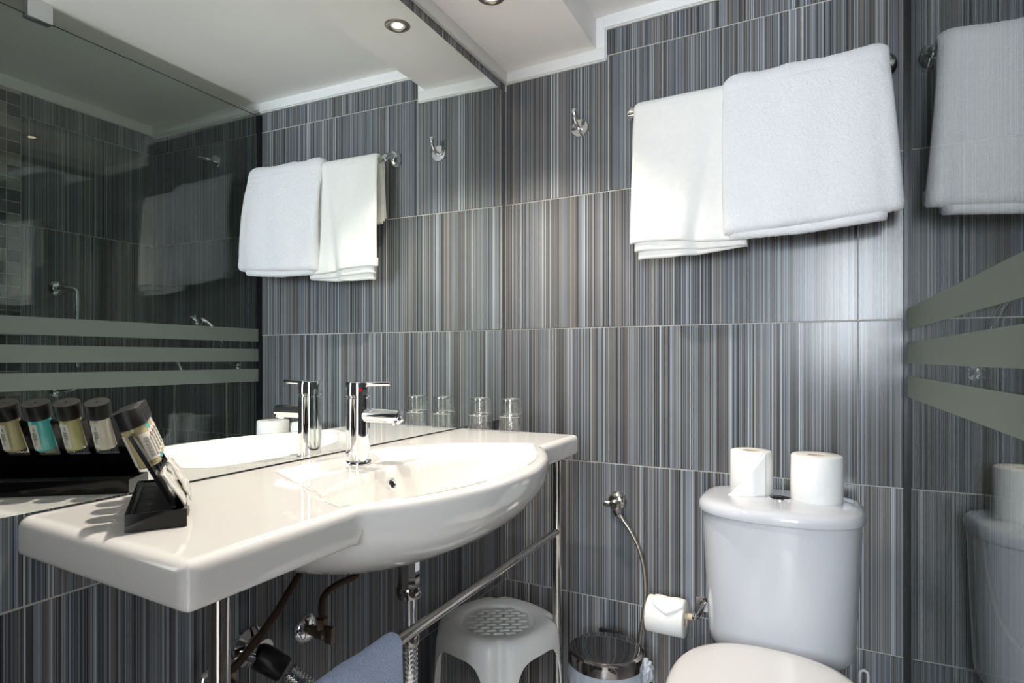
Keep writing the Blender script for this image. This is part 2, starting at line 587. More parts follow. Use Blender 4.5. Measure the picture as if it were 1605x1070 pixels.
# front wall; invented doorway, left jamb shaped to shade the counter end
FY = -1.95
bm = bmesh.new()
for lo, hi in [((-0.2, FY - 0.1, 0), (0.68, FY, 2.2)), ((1.22, FY - 0.1, 0), (1.95, FY, 2.2)), ((0.68, FY - 0.1, 2.0), (1.22, FY, 2.2))]:
    add_box(bm, lo, hi)
struct(mobj('wall_front', bm, 'grey_tile'))
# invented hall and window, added to house the front light
bm = bmesh.new()
for lo, hi in [((-0.3, -3.7, 0), (0.79, -3.6, 2.3)), ((1.43, -3.7, 0), (2.1, -3.6, 2.3)), ((0.79, -3.7, 0), (1.43, -3.6, 0.98)), ((0.79, -3.7, 2.04), (1.43, -3.6, 2.3)),
               ((-0.3, -3.6, 0), (-0.2, FY - 0.1, 2.3)), ((2.0, -3.6, 0), (2.1, FY - 0.1, 2.3))]:
    add_box(bm, lo, hi)
struct(mobj('wall_added_hall', bm, 'white_paint'))
bm = bmesh.new()
for lo, hi in [((0.79, -3.66, 0.98), (0.82, -3.60, 2.04)), ((1.40, -3.66, 0.98), (1.43, -3.60, 2.04)), ((0.82, -3.66, 0.98), (1.40, -3.60, 1.01)), ((0.82, -3.66, 2.01), (1.40, -3.60, 2.04))]:
    add_box(bm, lo, hi)
win = struct(mobj('added_window_1', bm, 'trim'))
box('pane', (0.82, -3.64, 1.01), (1.40, -3.634, 2.01), 'screen_glass', win)
struct(box('floor', (-0.3, -1.98, -0.05), (2.1, 0.05, 0.0), 'floor'))
struct(box('floor_added_hall', (-0.3, -3.7, -0.05), (2.1, -1.98, 0.0), 'floor_pale'))  # added hall floor, pale to bounce light up to the ceiling

# ceiling: the dry part is a hair lower than the shower part, with a dropped soffit above the washbasin
bm = bmesh.new()
add_box(bm, (-0.05, -0.3, CEIL), (3.75, GX + 0.004, 2.25), LV)
add_box(bm, (-0.05, GX + 0.004, SHOWER_CEIL), (3.75, FX + 0.35, 2.25), LV)
ceiling = struct(mobj('ceiling', bm, 'white_paint'))
SOFN = 0.309
HOLES = [0.38, 1.05]
box('soffit', (-0.02, -0.02, SOF), (1.95, SOFN, CEIL + 0.01), 'white_paint', ceiling, T=LV)

# white trim strips along the wall tops, with a caulk bead below
TT = 0.011
def trim(name, pts_lo, pts_hi, T=IDV):
    return struct(box(name, pts_lo, pts_hi, 'trim', None, T, bevel=0.0025))
def TB(v):      # back-wall frame: x, distance from wall, z
    return Vector((v[0], -v[1], v[2]))
trim('trim_1', (0.0, 0, 1.9405), (0.3380, TT, SOF), TB)
trim('trim_2', (SOFN + 0.0005, 0, SOF - 0.003), (0.3380, TT - 0.0003, CEIL), TB)
trim('trim_3', (0.335, 0, 2.0305), (GX + 0.001, TT, CEIL + 0.001), TB)
trim('trim_4', (GX + 0.003, 0, 2.040), (FX + 0.001, TT, SHOWER_CEIL + 0.001), TB)
trim('trim_5', (0.0, 0, 1.9405), (1.94, TT, SOF + 0.001), LV)
trim('trim_6', (FS0, FX - TT, 2.036), (1.42, FX + 0.001, SHOWER_CEIL + 0.001), LV)
bm = bmesh.new()
for lo, hi in [((0.0, -0.001, 1.9365), (0.342, 0.006, 1.943)), ((0.3375, -0.001, 1.9365), (0.3425, 0.006, 2.03)),
               ((0.338, -0.001, 2.0265), (GX, 0.006, 2.033)), ((GX, -0.001, 2.034), (FX, 0.006, 2.042))]:
    add_box(bm, lo, hi, TB, 0.0015, 1)
add_box(bm, (0.0, -0.001, 1.9365), (1.94, 0.005, 1.943), LV, 0.0015, 1)
struct(mobj('trim_7', bm, 'caulk', None, True, 40))
struct(box('trim_8', (0.0, 0.0, 1.915), (0.006, 0.005, 1.94), 'caulk', None, T=LV, bevel=0.001))

# ------------------------------------------------------------------ mirror
mir = box('wall_mirror', (0.0335, 0.0008, 0.8695), (1.80, 0.006, 1.907), 'mirror', None, T=LV)
tag(mir, 'large frameless wall mirror behind the washbasin', 'mirror')

# ------------------------------------------------------------------ soffit downlights
def downlight(s, label):
    o = L(s, 0.152, SOF)
    t = thing('recessed_downlight', label, 'lamp', o, 'recessed downlights in the soffit')
    dn = (0, 0, -1)
    lathe('bezel', [(0.0215, -0.002), (0.0215, 0.001), (0.024, 0.0035), (0.031, 0.003), (0.035, 0.0005), (0.035, -0.002)], o, 'bezel', t, axis=dn, cap0=False, cap1=False)
    lathe('reflector', [(0.0215, 0.0005), (0.017, -0.001)], o, 'chrome', t, axis=dn, cap0=False, cap1=False)
    lathe('bulb', [(0.0, 0.0012), (0.010, 0.001), (0.0165, -0.0005)], o, 'bulb', t, axis=dn, cap0=False, cap1=False)
    ld = bpy.data.lights.new('downlight_lamp', 'SPOT')
    ld.energy = SPOT_POWER
    ld.color = (1.0, 0.91, 0.80)
    ld.spot_size = math.radians(104)
    ld.spot_blend = 0.9
    ld.shadow_soft_size = 0.014
    lo = bpy.data.objects.new('downlight_lamp', ld)
    lo.location = o + Vector((0, 0, -0.02))
    link(lo, t)
    return t
downlight(HOLES[0], 'round recessed spotlight glowing in the soffit nearest the towel wall')
downlight(HOLES[1], 'round recessed spotlight in the soffit above the amenity holder')

# ------------------------------------------------------------------ washbasin with counter
S0, S1 = 0.262, 1.343
NF = 0.346
SB = 0.80
THK = 0.049
RE = 0.0135
BA, BB, BN0 = 0.425, 0.318, 0.122      # bowl ellipse half axes and its centre line
def n_front(s):
    q = 1 - ((s - SB) / BA) ** 2
    nb = BN0 + BB * math.sqrt(q) if q > 0 else 0
    k = 0.006
    h = max(0.0, min(1.0, 0.5 + 0.5 * (nb - NF) / k))
    return NF * (1 - h) + nb * h + k * h * (1 - h)
def crease_left(n):
    return 0.972 + (n - 0.05) * 0.515
def crease_right(n):
    pts_ = [(0.03, 0.69), (0.07, 0.635), (0.149, 0.538), (0.28, 0.474), (0.45, 0.452)]
    for (a1, b1), (a2, b2) in zip(pts_, pts_[1:]):
        if n <= a2:
            return b1 + (b2 - b1) * (n - a1) / (a2 - a1)
    return pts_[-1][1]
def deck_edge(s):
    return 0.150 + 1.1 * (s - 0.80) ** 2
def z_top(s, n):
    dl = crease_left(n) - s
    dr = s - crease_right(n)
    db = n - 0.045
    df_ = n_front(s) - 0.028 - n
    d = min(dl, dr, db, df_)
    if d <= 0:
        return ZT
    z = ZT - 0.0145 * sstep(0, 0.030, d)
    dd = n - deck_edge(s)
    if dd > 0:
        f = min(1, dl / 0.050) * min(1, dr / 0.17) * min(1, df_ / 0.085)
        f = f ** 0.75
        z -= 0.118 * f * sstep(0.0, 0.026, dd)
    return z
def z_bot(s, n):
    zb = ZT - THK
    ba = BA - 0.045 * (1 - sstep(0.16, 0.33, n))
    q = ((s - SB) / ba) ** 2 + (max(0.0, n - BN0) / BB) ** 2 + (max(0.0, BN0 - n) / 0.14) ** 2
    if q < 1:
        z = (ZT - 0.022) - 0.149 * (1 - q) ** 0.54
        zb = z if n > NF + 0.0005 else min(zb, z)
    elif n > NF + 0.0005:
        zb = ZT - 0.022
    return zb
def round_drop(d, r=RE):
    if d >= r:
        return 0.0
    return r - math.sqrt(max(0.0, r * r - (r - d) ** 2))
def spaced(n_, edge_lo, edge_hi, r):
    k = [0, .1, .25, .45, .7, 1.0]
    lo = [r * q for q in k] if edge_lo else [0.0]
    hi = [1 - r * q for q in k][::-1] if edge_hi else [1.0]
    a, b = lo[-1], hi[0]
    mid = [a + (b - a) * i / n_ for i in range(1, n_)]
    return lo + mid + hi
us = spaced(190, True, True, RE / (S1 - S0))
def corner_map(s, n):
    R = 0.016
    nf = NF
    for se, sg in ((S0, 1), (S1, -1)):
        a = R - sg * (s - se)
        b = R - (nf - n)
        if a > 0 and b > 0 and abs(n_front(se) - nf) < 1e-4:
            a2 = a * math.sqrt(max(0, 1 - b * b / (2 * R * R)))
            b2 = b * math.sqrt(max(0, 1 - a * a / (2 * R * R)))
            return se + sg * (R - a2), nf - (R - b2)
    return s, n
bm = bmesh.new()
TOPG, BOTG = [], []
for fu in us:
    s = S0 + (S1 - S0) * fu
    nf = n_front(s)
    vs_ = spaced(78, False, True, RE * 1.0 / nf)
    bul = sstep(0.004, 0.05, nf - NF)
    rt, rb = [], []
    for fv in vs_:
        n_ = nf * fv
        d = min(s - S0, S1 - s, nf - n_)
        r_ = RE
        zb = z_bot(s, n_)
        zt = max(z_top(s, n_), min(ZT, zb + 0.012)) - round_drop(d, RE)
        if zb > ZT - THK - 1e-6:
            zb += round_drop(d, RE * 0.6) * (1 - bul)
        s2, n2 = corner_map(s, n_)
        s2 -= 0.021 * (1 - min(1.0, n2 / NF)) * sstep(0.95, S1, s)
        if fv > 0.999:
            zb = min(zb, zt - 0.006) if bul > 0.5 else zb
        rt.append(bm.verts.new(L(s2, max(n2, 0.0012), zt)))
        rb.append(bm.verts.new(L(s2, max(n2, 0.0012), min(zb, zt - 0.004))))
    TOPG.append(rt); BOTG.append(rb)
nu_, nv_ = len(TOPG), len(TOPG[0])
for i in range(nu_ - 1):
    for j in range(nv_ - 1):
        bm.faces.new((TOPG[i][j], TOPG[i + 1][j], TOPG[i + 1][j + 1], TOPG[i][j + 1]))
        bm.faces.new((BOTG[i][j], BOTG[i][j + 1], BOTG[i + 1][j + 1], BOTG[i + 1][j]))
    for j in (0, nv_ - 1):
        bm.faces.new((TOPG[i][j], BOTG[i][j], BOTG[i + 1][j], TOPG[i + 1][j]))
for j in range(nv_ - 1):
    for i in (0, nu_ - 1):
        bm.faces.new((TOPG[i][j], TOPG[i][j + 1], BOTG[i][j + 1], BOTG[i][j]))
basin_t = thing('washbasin', 'white ceramic washbasin with wide side counter and bulging bowl', 'washbasin', L(0.8, 0.2, 0.69))
basin = mobj('basin_body', bm, 'ceramic', basin_t, True, 50)
# overflow ring on the wall of the bowl below the tap
oc = L(0.797, 0.1625, 0.8220)
oax = (EN * 0.977 + Vector((0, 0, 0.213))).normalized()
lathe('overflow_ring', [(0.0066, -0.006), (0.0066, 0.002), (0.0082, 0.0036), (0.0106, 0.0026), (0.0114, -0.005)], oc, 'chrome', basin_t, axis=oax, seg=28, cap0=False, cap1=False)
lathe('overflow_hole', [(0.0, 0.0006), (0.0068, 0.0006)], oc, 'black_hole', basin_t, axis=oax, seg=24, cap0=False, cap1=False)
lathe('drain_plug', [(0.030, -0.004), (0.032, 0.001), (0.028, 0.003), (0.026, 0.006), (0.0, 0.008)], L(0.80, 0.285, z_top(0.80, 0.285) + 0.001), 'chrome', basin_t, cap0=True, cap1=False)

# ------------------------------------------------------------------ tap
tz = 0.8515
tp = L(0.784, 0.070, tz)
t = thing('basin_tap', 'chrome single-lever mixer tap standing on the washbasin', 'tap', tp)
lathe('base_ring', [(0.027, -0.004), (0.0275, 0.002), (0.0265, 0.006), (0.024, 0.009)], tp, 'chrome', t, cap0=True, cap1=True)
lathe('body', [(0.0235, 0.004), (0.0232, 0.130), (0.0215, 0.1315), (0.0215, 0.1345)], tp, 'chrome', t, seg=48)
lathe('head', [(0.0225, 0.1345), (0.0238, 0.1355), (0.0238, 0.1605), (0.0225, 0.1625), (0.0, 0.163)], tp, 'chrome', t, seg=48)
lathe('lever', [(0.0045, 0.018), (0.0045, 0.074), (0.0035, 0.0765), (0, 0.0768)], tp + Vector((0, 0, 0.158)), 'chrome', t, axis=(EN * 1.0 + ES * -0.05 + Vector((0, 0, 0.03))), seg=20)
spo = tp + Vector((0, 0, 0.097))
sax = (EN + ES * -0.06).normalized()
sp = lathe('spout', [(0.0135, 0.012), (0.0135, 0.092), (0.0125, 0.098), (0.0, 0.1005)], spo, 'chrome', t, axis=sax, seg=32)
aax = (sax * 0.55 + Vector((0, 0, -0.84))).normalized()
lathe('aerator', [(0.0115, -0.010), (0.0115, 0.009), (0.0095, 0.010), (0.0090, 0.006), (0.0, 0.006)], spo + sax * 0.090 + Vector((0, 0, -0.004)), 'chrome', t, axis=aax, seg=28)
rd = (EN * 0.80 + ES * 0.60).normalized()
lathe('red_dot', [(0.0, 0.0008), (0.0030, 0.0006), (0.0034, -0.001)], tp + Vector((0, 0, 0.1475)) + rd * 0.0238, 'red', t, axis=rd, seg=18, cap0=False)

# ------------------------------------------------------------------ tumblers
def tumbler(s, n, label):
    o = L(s, n, ZT)
    t = thing('tumbler', label, 'glass', o, 'upturned drinking glasses on the counter')
    out_ = [(0.0322, 0.0), (0.0330, 0.002), (0.0325, 0.038), (0.0334, 0.040), (0.0334, 0.044), (0.0302, 0.047), (0.0290, 0.074), (0.0282, 0.083), (0.0268, 0.0855)]
    inn = [(0.0, 0.0775), (0.0264, 0.0770), (0.0276, 0.047), (0.0300, 0.039), (0.0304, 0.0), (0.0322, 0.0)]
    lathe('glass_body', out_ + [(0.0, 0.0852)] + inn, o + Vector((0, 0, 0.0003)), 'tumbler', t, seg=40, cap0=False, cap1=False, auto=60)
    lathe('rim_ring', [(0.0326, 0.0390), (0.0338, 0.0402), (0.0341, 0.0422), (0.0337, 0.0444), (0.0318, 0.0458)], o, 'tumbler_rim', t, seg=40, cap0=False, cap1=False)
    lathe('foot', [(0.0285, 0.0815), (0.0278, 0.0860), (0.0250, 0.0866), (0.0235, 0.0840)], o, 'tumbler_rim', t, seg=40, cap0=False, cap1=False)
    return t
tumbler(0.282, 0.066, 'upturned clear tumbler beside the mirror edge, nearer the tap')
tumbler(0.280, 0.158, 'upturned clear tumbler standing further from the mirror')

# ------------------------------------------------------------------ amenity holder
BO = L(1.307, 0.190, ZT)
BW = (L(1.257, 0.225, ZT) - BO).normalized()
BL = Vector((-BW.y, BW.x, 0))
if BL.dot(L(1.18, 0.014, ZT) - BO) < 0:
    BL = -BL
def B(v):
    return BO + BL * v[0] + BW * v[1] + Vector((0, 0, v[2]))
hold = thing('amenity_holder', 'black acrylic toiletry holder standing on the counter', 'holder', B((0.1, 0.03, 0)))
BLEN, BWID, BH = 0.212, 0.061, 0.0205
bm = bmesh.new()
wt = 0.0035
add_box(bm, (0, 0, 0.0004), (BLEN, BWID, 0.004), B)
add_box(bm, (0, 0, 0.004), (wt, BWID, BH), B)
add_box(bm, (BLEN - wt, 0, 0.004), (BLEN, BWID, BH), B)
add_box(bm, (wt, 0, 0.004), (BLEN - wt, wt, BH), B)
add_box(bm, (wt, BWID - wt, 0.004), (BLEN - wt, BWID, BH), B)
mobj('tray', bm, 'black_acrylic', hold)
box('lining', (wt, wt, 0.0165), (BLEN - wt, BWID - 0.014, 0.0175), 'black_lining', hold, T=B)
TLT = math.radians(27.0)
PV = Vector((0, -math.sin(TLT), math.cos(TLT)))     # up the panel in (l, w, z)
PN = Vector((0, math.cos(TLT), math.sin(TLT)))      # panel normal, away from the mirror
P0 = Vector((0, 0.0545, 0.009))
def PB(v):     # panel frame: l, up the slope, out of the panel
    q = P0 + PV * v[1] + PN * v[2]
    return B((v[0], q.y, q.z))
BOT_L = [0.053, 0.0925, 0.132, 0.1715]
br = 0.0140
# panel with a U slot for every bottle
PH = 0.110
bm = bmesh.new()
cut = [BLEN - 0.006]
edges_ = []
cur = 0.006
slots = [(c - br - 0.001, c + br + 0.001) for c in BOT_L]
def strip(a, b, lo, hi):
    add_box(bm, (a, lo, -0.0022), (b, hi, 0.0022), PB)
strip(0.006, BLEN - 0.006, -0.006, 0.052)
prev = 0.006
for a, b in slots:
    strip(prev, a, 0.052, PH)
    prev = b
strip(prev, BLEN - 0.006, 0.052, PH)
mobj('slotted_panel', bm, 'black_acrylic', hold)
box('prop_panel', (0.006, 0.004, 0.004), (BLEN - 0.006, 0.008, 0.0195), 'black_acrylic', hold, T=B)
def bottle(i, l, liq, label, desc):
    o = B((l, 0.0225, 0.0655))
    bt = math.radians(21.5)
    ax = (-BW * math.sin(bt) + Vector((0, 0, math.cos(bt)))).normalized()
    t = thing('toiletry_bottle', label, 'bottle', o, 'small toiletry bottles in the holder')
    lathe('bottle_body', [(0.0, 0.0), (0.0118, 0.0), (0.0134, 0.002), (0.0136, 0.048), (0.0132, 0.052)], o, liq, t, axis=ax, seg=36, cap0=False)
    lathe('cap', [(0.0140, 0.0490), (0.0160, 0.0500), (0.0164, 0.0705), (0.0155, 0.0720), (0.0018, 0.0722), (0.0010, 0.0708), (0.0, 0.0708)], o, 'cap_black', t, axis=ax, seg=40, cap0=True, cap1=False)
    nrm = (BW * math.cos(bt) + Vector((0, 0, math.sin(bt)))).normalized()
    side = BL
    def cyl(a, h, r):
        return o + ax * h + (side * math.sin(a) + nrm * math.cos(a)) * r
    def patch(name, a0, a1, h0, h1, r, mat, par, n_=10):
        P = [[cyl(a0 + (a1 - a0) * k / n_, h, r) for h in (h0, h1)] for k in range(n_ + 1)]
        return grid_obj(name, P, mat, par)
    # one printed label to the room, one to the mirror
    lb = patch('front_label', -1.35, 1.15, 0.007, 0.040, 0.0139, 'label', t, 16)
    bk = patch('back_label', PI - 0.18, PI + 0.72, 0.005, 0.044, 0.0139, 'label', t, 8)
    bm = bmesh.new()
    def pr(a0, a1, h0, h1):
        r = 0.01405
        n_ = 3
        V = [[bm.verts.new(cyl(a0 + (a1 - a0) * k / n_, h, r)) for h in (h0, h1)] for k in range(n_ + 1)]
        for k in range(n_):
            bm.faces.new((V[k][0], V[k + 1][0], V[k + 1][1], V[k][1]))
    rnd = random.Random(i)
    for k in range(8):
        a = -1.08 + 0.115 * k
        h = 0.010
        while h < 0.034:
            ln = rnd.uniform(0.002, 0.005)
            if k not in (4,):
                pr(a, a + 0.055, h, min(h + ln, 0.035))
            h += ln + 0.0008
    for k in range(5):
        a = PI + 0.02 + 0.085 * k
        h = 0.020
        while h < 0.031:
            ln = rnd.uniform(0.002, 0.004)
            pr(a, a + 0.045, h, min(h + ln, 0.0315))
            h += ln + 0.0008
    pr(PI + 0.10, PI + 0.17, 0.034, 0.039)
    for k, hh in enumerate((0.011, 0.0155)):
        pr(PI + 0.22, PI + 0.26, hh, hh + 0.0028); pr(PI + 0.36, PI + 0.40, hh, hh + 0.0028)
        pr(PI + 0.22, PI + 0.40, hh + 0.0026, hh + 0.0032)
    mobj('label_print', bm, 'print', lb)['kind'] = 'stuff'
    bm = bmesh.new()
    for k in range(3):       # three red letters running up the label
        a0 = 0.02 + 0.24 * k
        hc = 0.036
        pts_ = [cyl(a0 + 0.085 * math.cos(q), hc + 0.0022 * math.sin(q), 0.01408) for q in [0.7 + 2 * PI * 0.8 * z / 12 for z in range(13)]]
        add_tube(bm, pts_, 0.0005, 6)
    mobj('label_logo', bm, 'print_red', lb)['kind'] = 'stuff'
    return t
bottle(0, BOT_L[0], 'liq_yellow', 'small bottle of clear yellow liquid, nearest the counter front in the black holder', 0)
bottle(1, BOT_L[1], 'liq_teal', 'small bottle of turquoise liquid in the black holder', 1)
bottle(2, BOT_L[2], 'liq_green', 'small bottle of yellow-green liquid in the black holder', 2)
bottle(3, BOT_L[3], 'liq_cream', 'small bottle of cream liquid, nearest the mirror in the black holder', 3)
# sachets leaning against the panel
def sachet(name, l0, l1, h, outd, seed, label, tilt):
    P = []
    for i in range(25):
        fu = i / 24
        row = []
        for j in range(25):
            fv = j / 24
            puff = 0.005 * (math.sin(PI * fu) * math.sin(PI * fv)) ** 0.6
            wr = 0.0020 * nz3(fu * 5 + seed, fv * 4, 1.3) + 0.0006 * nz3(fu * 15, fv * 9 + seed, 4.1)
            zig = 0.0011 * (1 if i % 2 else -1) if j in (0, 24) else 0
            row.append(PB((l0 + (l1 - l0) * fu + 0.002 * nz3(fv * 4, seed), 0.004 + (h - 0.004) * fv + zig, outd + puff + wr + tilt * (1 - fv))))
        P.append(row)
    o = grid_obj(name, P, 'foil', None)
    so = o.modifiers.new('thickness', 'SOLIDIFY'); so.thickness = 0.0012
    tag(o, label, 'sachet', 'sachets in the holder')
    return o
sachet('sachet', 0.022, 0.082, 0.052, 0.0055, 3.1, 'crinkled white sachet with serrated edge at the front of the black holder', 0.002)
sachet('sachet', 0.055, 0.115, 0.058, 0.0135, 8.7, 'second white wrapped sachet leaning behind the front one', 0.0)

# ------------------------------------------------------------------ stand under the washbasin
LN = 0.300
st = thing('washbasin_stand', 'slim steel tube stand with towel rail under the washbasin', 'stand', L(0.78, LN, 0))
for s in (0.300, 1.272):
    tube('leg', [L(s, LN, 0.0), L(s, LN, 0.4), L(s, LN, ZT - THK + 0.002)], 0.0112, 'steel_tube', st, 20)
tube('rail', [L(0.300, LN, 0.622), L(0.7, LN, 0.622), L(1.272, LN, 0.622)], 0.0088, 'steel_tube', st, 20)

# ------------------------------------------------------------------ blue cloth over the rail
P = []
for i in range(61):
    fu = i / 60
    s = 0.968 + 0.30 * fu
    row = []
    path = []
    for k in range(21):
        path.append((0.014, 0.622 - 0.26 * (1 - k / 20)))
    for k in range(1, 12):
        a = PI * k / 12
        path.append((0.014 * math.cos(a), 0.622 + 0.016 * math.sin(a)))
    for k in range(31):
        path.append((-0.014, 0.622 - 0.30 * k / 30))
    for k, (dn, z) in enumerate(path):
        q = max(0, 0.61 - z)
        wv_ = 0.016 * math.sin(fu * 9 + 1) * q * 3 + 0.006 * nz3(fu * 5, z * 8, 0.5) + 0.0012 * nz3(fu * 90, z * 120)
        sgn = 1 if k < 26 else -1
        row.append(L(s + 0.05 * q * (fu - 0.3) - 0.016 * q, LN + dn * (1 + 1.6 * q) - sgn * -1 * wv_ * 0.6, z + 0.0015 * nz3(fu * 30, z * 30)))
    P.append(row)
cl = grid_obj('cleaning_cloth', P, 'blue_cloth')
so = cl.modifiers.new('thickness', 'SOLIDIFY'); so.thickness = 0.006; so.offset = 0.0
sb = cl.modifiers.new('smooth', 'SUBSURF'); sb.levels = 1; sb.render_levels = 1
tag(cl, 'blue towelling cloth hanging over the rail under the washbasin', 'cloth')

# ------------------------------------------------------------------ plumbing under the washbasin
dc = L(0.80, 0.205, 0.0)
wt_ = thing('basin_waste', 'chrome drain pipe with ribbed flexible hose under the bowl', 'drain pipe', dc + Vector((0, 0, 0.4)))
lathe('tailpiece', [(0.0205, 0.635), (0.0205, 0.70), (0.019, 0.715)], dc, 'chrome', wt_, seg=10, cap0=True, cap1=True, auto=20)
lathe('collar', [(0.0220, 0.618), (0.0232, 0.622), (0.0232, 0.634), (0.0215, 0.638)], dc, 'dark_chrome', wt_)
lathe('pipe', [(0.0155, 0.555), (0.0155, 0.622)], dc, 'chrome', wt_)
lathe('hose_nut', [(0.0175, 0.528), (0.019, 0.532), (0.019, 0.552), (0.0165, 0.556)], dc, 'dark_chrome', wt_)
hp = catmull([dc + Vector((0, 0, 0.535)), dc + Vector((0, 0, 0.46)), L(0.80, 0.195, 0.38), L(0.84, 0.18, 0.32), L(0.89, 0.16, 0.34), L(0.92, 0.13, 0.42), L(0.945, 0.105, 0.49), L(0.965, 0.075, 0.525)], 34)
tube('ribbed_hose', hp, 0.014, 'chrome', wt_, 16, 0, rfun=lambda f, i: 0.0142 + 0.0022 * (1 if (i // 2) % 2 else -1))
wax = (L(0.965, 0.075, 0.525) - L(1.005, 0.0, 0.575)).normalized()
lathe('wall_sleeve', [(0.0, 0.0), (0.021, 0.0), (0.022, 0.004), (0.021, 0.045), (0.018, 0.05)], L(0.992, 0.035, 0.556), 'black_rubber', wt_, axis=wax)
lathe('wall_plate', [(0.034, 0.0), (0.033, 0.006), (0.022, 0.016), (0.019, 0.04)], L(0.985, 0.0, 0.562), 'chrome', wt_, axis=EN)

def angle_valve(s, z, label, hose, hose_mat, metal):
    o = L(s, 0, z)
    t = thing('angle_valve', label, 'valve', o)
    lathe('wall_plate', [(0.029, 0.0), (0.028, 0.004), (0.020, 0.011), (0.010, 0.013)], o, 'chrome', t, axis=EN)
    lathe('valve_body', [(0.0095, 0.0), (0.0095, 0.030), (0.0125, 0.032), (0.0125, 0.050), (0.008, 0.053)], o, metal, t, axis=EN, seg=24)
    lathe('nut', [(0.009, 0.0), (0.012, 0.016), (0.012, 0.028), (0.008, 0.031)], o + EN * 0.041, metal, t, axis=(0, 0, 1), seg=6, auto=20)
    hd = o + EN * 0.052
    bm = bmesh.new()
    add_box(bm, (-0.006, 0, -0.016), (0.006, 0.018, 0.016), lambda v: hd + ES * v[0] + EN * v[1] + Vector((0, 0, v[2])), 0.003, 2)
    mobj('knob', bm, metal, t, True, 40)
    tube('supply_hose', hose, 0.0065, hose_mat, t, 14, 10)
    return t
angle_valve(0.852, 0.538, 'tarnished angle valve with brown hose curving up to the tap', [L(0.852, 0.041, 0.565), L(0.852, 0.041, 0.595), L(0.838, 0.042, 0.612), L(0.80, 0.042, 0.617), L(0.768, 0.044, 0.617), L(0.758, 0.046, 0.624), L(0.768, 0.05, 0.650), L(0.79, 0.07, 0.72)], 'brown_hose', 'tarnish')
angle_valve(1.056, 0.532, 'tarnished angle valve with straight brown hose behind the left leg', [L(1.056, 0.041, 0.558), L(1.03, 0.045, 0.575), L(0.975, 0.05, 0.618), L(0.916, 0.05, 0.672), L(0.87, 0.06, 0.72)], 'brown_hose', 'tarnish')

# ------------------------------------------------------------------ plastic stool
SCX, SCY, SH = 0.172, -0.355, 0.400
sto = thing('plastic_stool', 'white round plastic stool with woven-pattern seat under the washbasin', 'stool', (SCX, SCY, 0))
ca = Vector((CAM_POS.x - SCX, CAM_POS.y - SCY, 0))
A0 = math.atan2(ca.y, ca.x) + 0.03
RS = 0.138
def phi(a):
    p_ = (a - A0) % (PI / 2)
    return p_ if p_ <= PI / 4 else p_ - PI / 2
def r_mod(a, k):
    p_ = phi(a)
    return 1 + k * (0.035 * math.cos(4 * p_) - 0.085 * math.exp(-(p_ / 0.075) ** 2) + 0.02 * math.exp(-((abs(p_) - 0.20) / 0.1) ** 2))
def z_arch(a):
    p_ = abs(phi(a))
    if p_ < 0.20:
        return 0.0
    q = (p_ - 0.20) / (PI / 4 - 0.20)
    return 0.352 * (1 - (1 - min(1, q)) ** 4) ** 0.15
ZC = 0.338
NA = 192
def stool_r(z):
    return RS + 0.014 + (SH - z) * 0.115
# seat shell: dished centre, raised rim, skirt
prof = [(0.0, SH - 0.019), (0.30, SH - 0.019), (0.668, SH - 0.019), (0.674, SH - 0.0070), (0.70, SH - 0.0050), (0.80, SH - 0.002), (0.90, SH), (0.965, SH - 0.0025), (1.02, SH - 0.010), (1.06, SH - 0.021), (1.085, SH - 0.036)]
P = []
for i in range(NA):
    a = 2 * PI * i / NA
    row = []
    for q, z in prof:
        k = sstep(0.72, 1.0, q)
        r_ = RS * q * r_mod(a, k)
        row.append(Vector((SCX + r_ * math.cos(a), SCY + r_ * math.sin(a), z)))
    zl = max(ZC, z_arch(a))
    r1 = RS * 1.085
    for k in range(1, 9):
        z = (SH - 0.036) + (zl - (SH - 0.036)) * k / 8
        r_ = (r1 + ((SH - 0.036) - z) * 0.055) * r_mod(a, 1)
        row.append(Vector((SCX + r_ * math.cos(a), SCY + r_ * math.sin(a), z)))
    P.append(row)
seat = grid_obj('seat', P, 'stool_plastic', sto, closed_u=True)
so = seat.modifiers.new('thickness', 'SOLIDIFY'); so.thickness = 0.003; so.offset = -1
es_ = seat.modifiers.new('crisp_rim', 'EDGE_SPLIT'); es_.split_angle = math.radians(62)
for k in range(4):
    P = []
    a_leg = A0 + k * PI / 2
    n_ = 46
    for i in range(n_ + 1):
        a = a_leg - 0.374 + 0.748 * i / n_
        za = min(z_arch(a), ZC)
        row = []
        for j in range(13):
            z = ZC + (za - ZC) * j / 12
            r_ = (RS * 1.085 + ((SH - 0.036) - z) * 0.055) * r_mod(a, 1)
            row.append(Vector((SCX + r_ * math.cos(a), SCY + r_ * math.sin(a), z)))
        P.append(row)
    lg = grid_obj('leg', P, 'stool_plastic', sto)
    so = lg.modifiers.new('thickness', 'SOLIDIFY'); so.thickness = 0.003; so.offset = -1
    es_ = lg.modifiers.new('crisp_rim', 'EDGE_SPLIT'); es_.split_angle = math.radians(62)
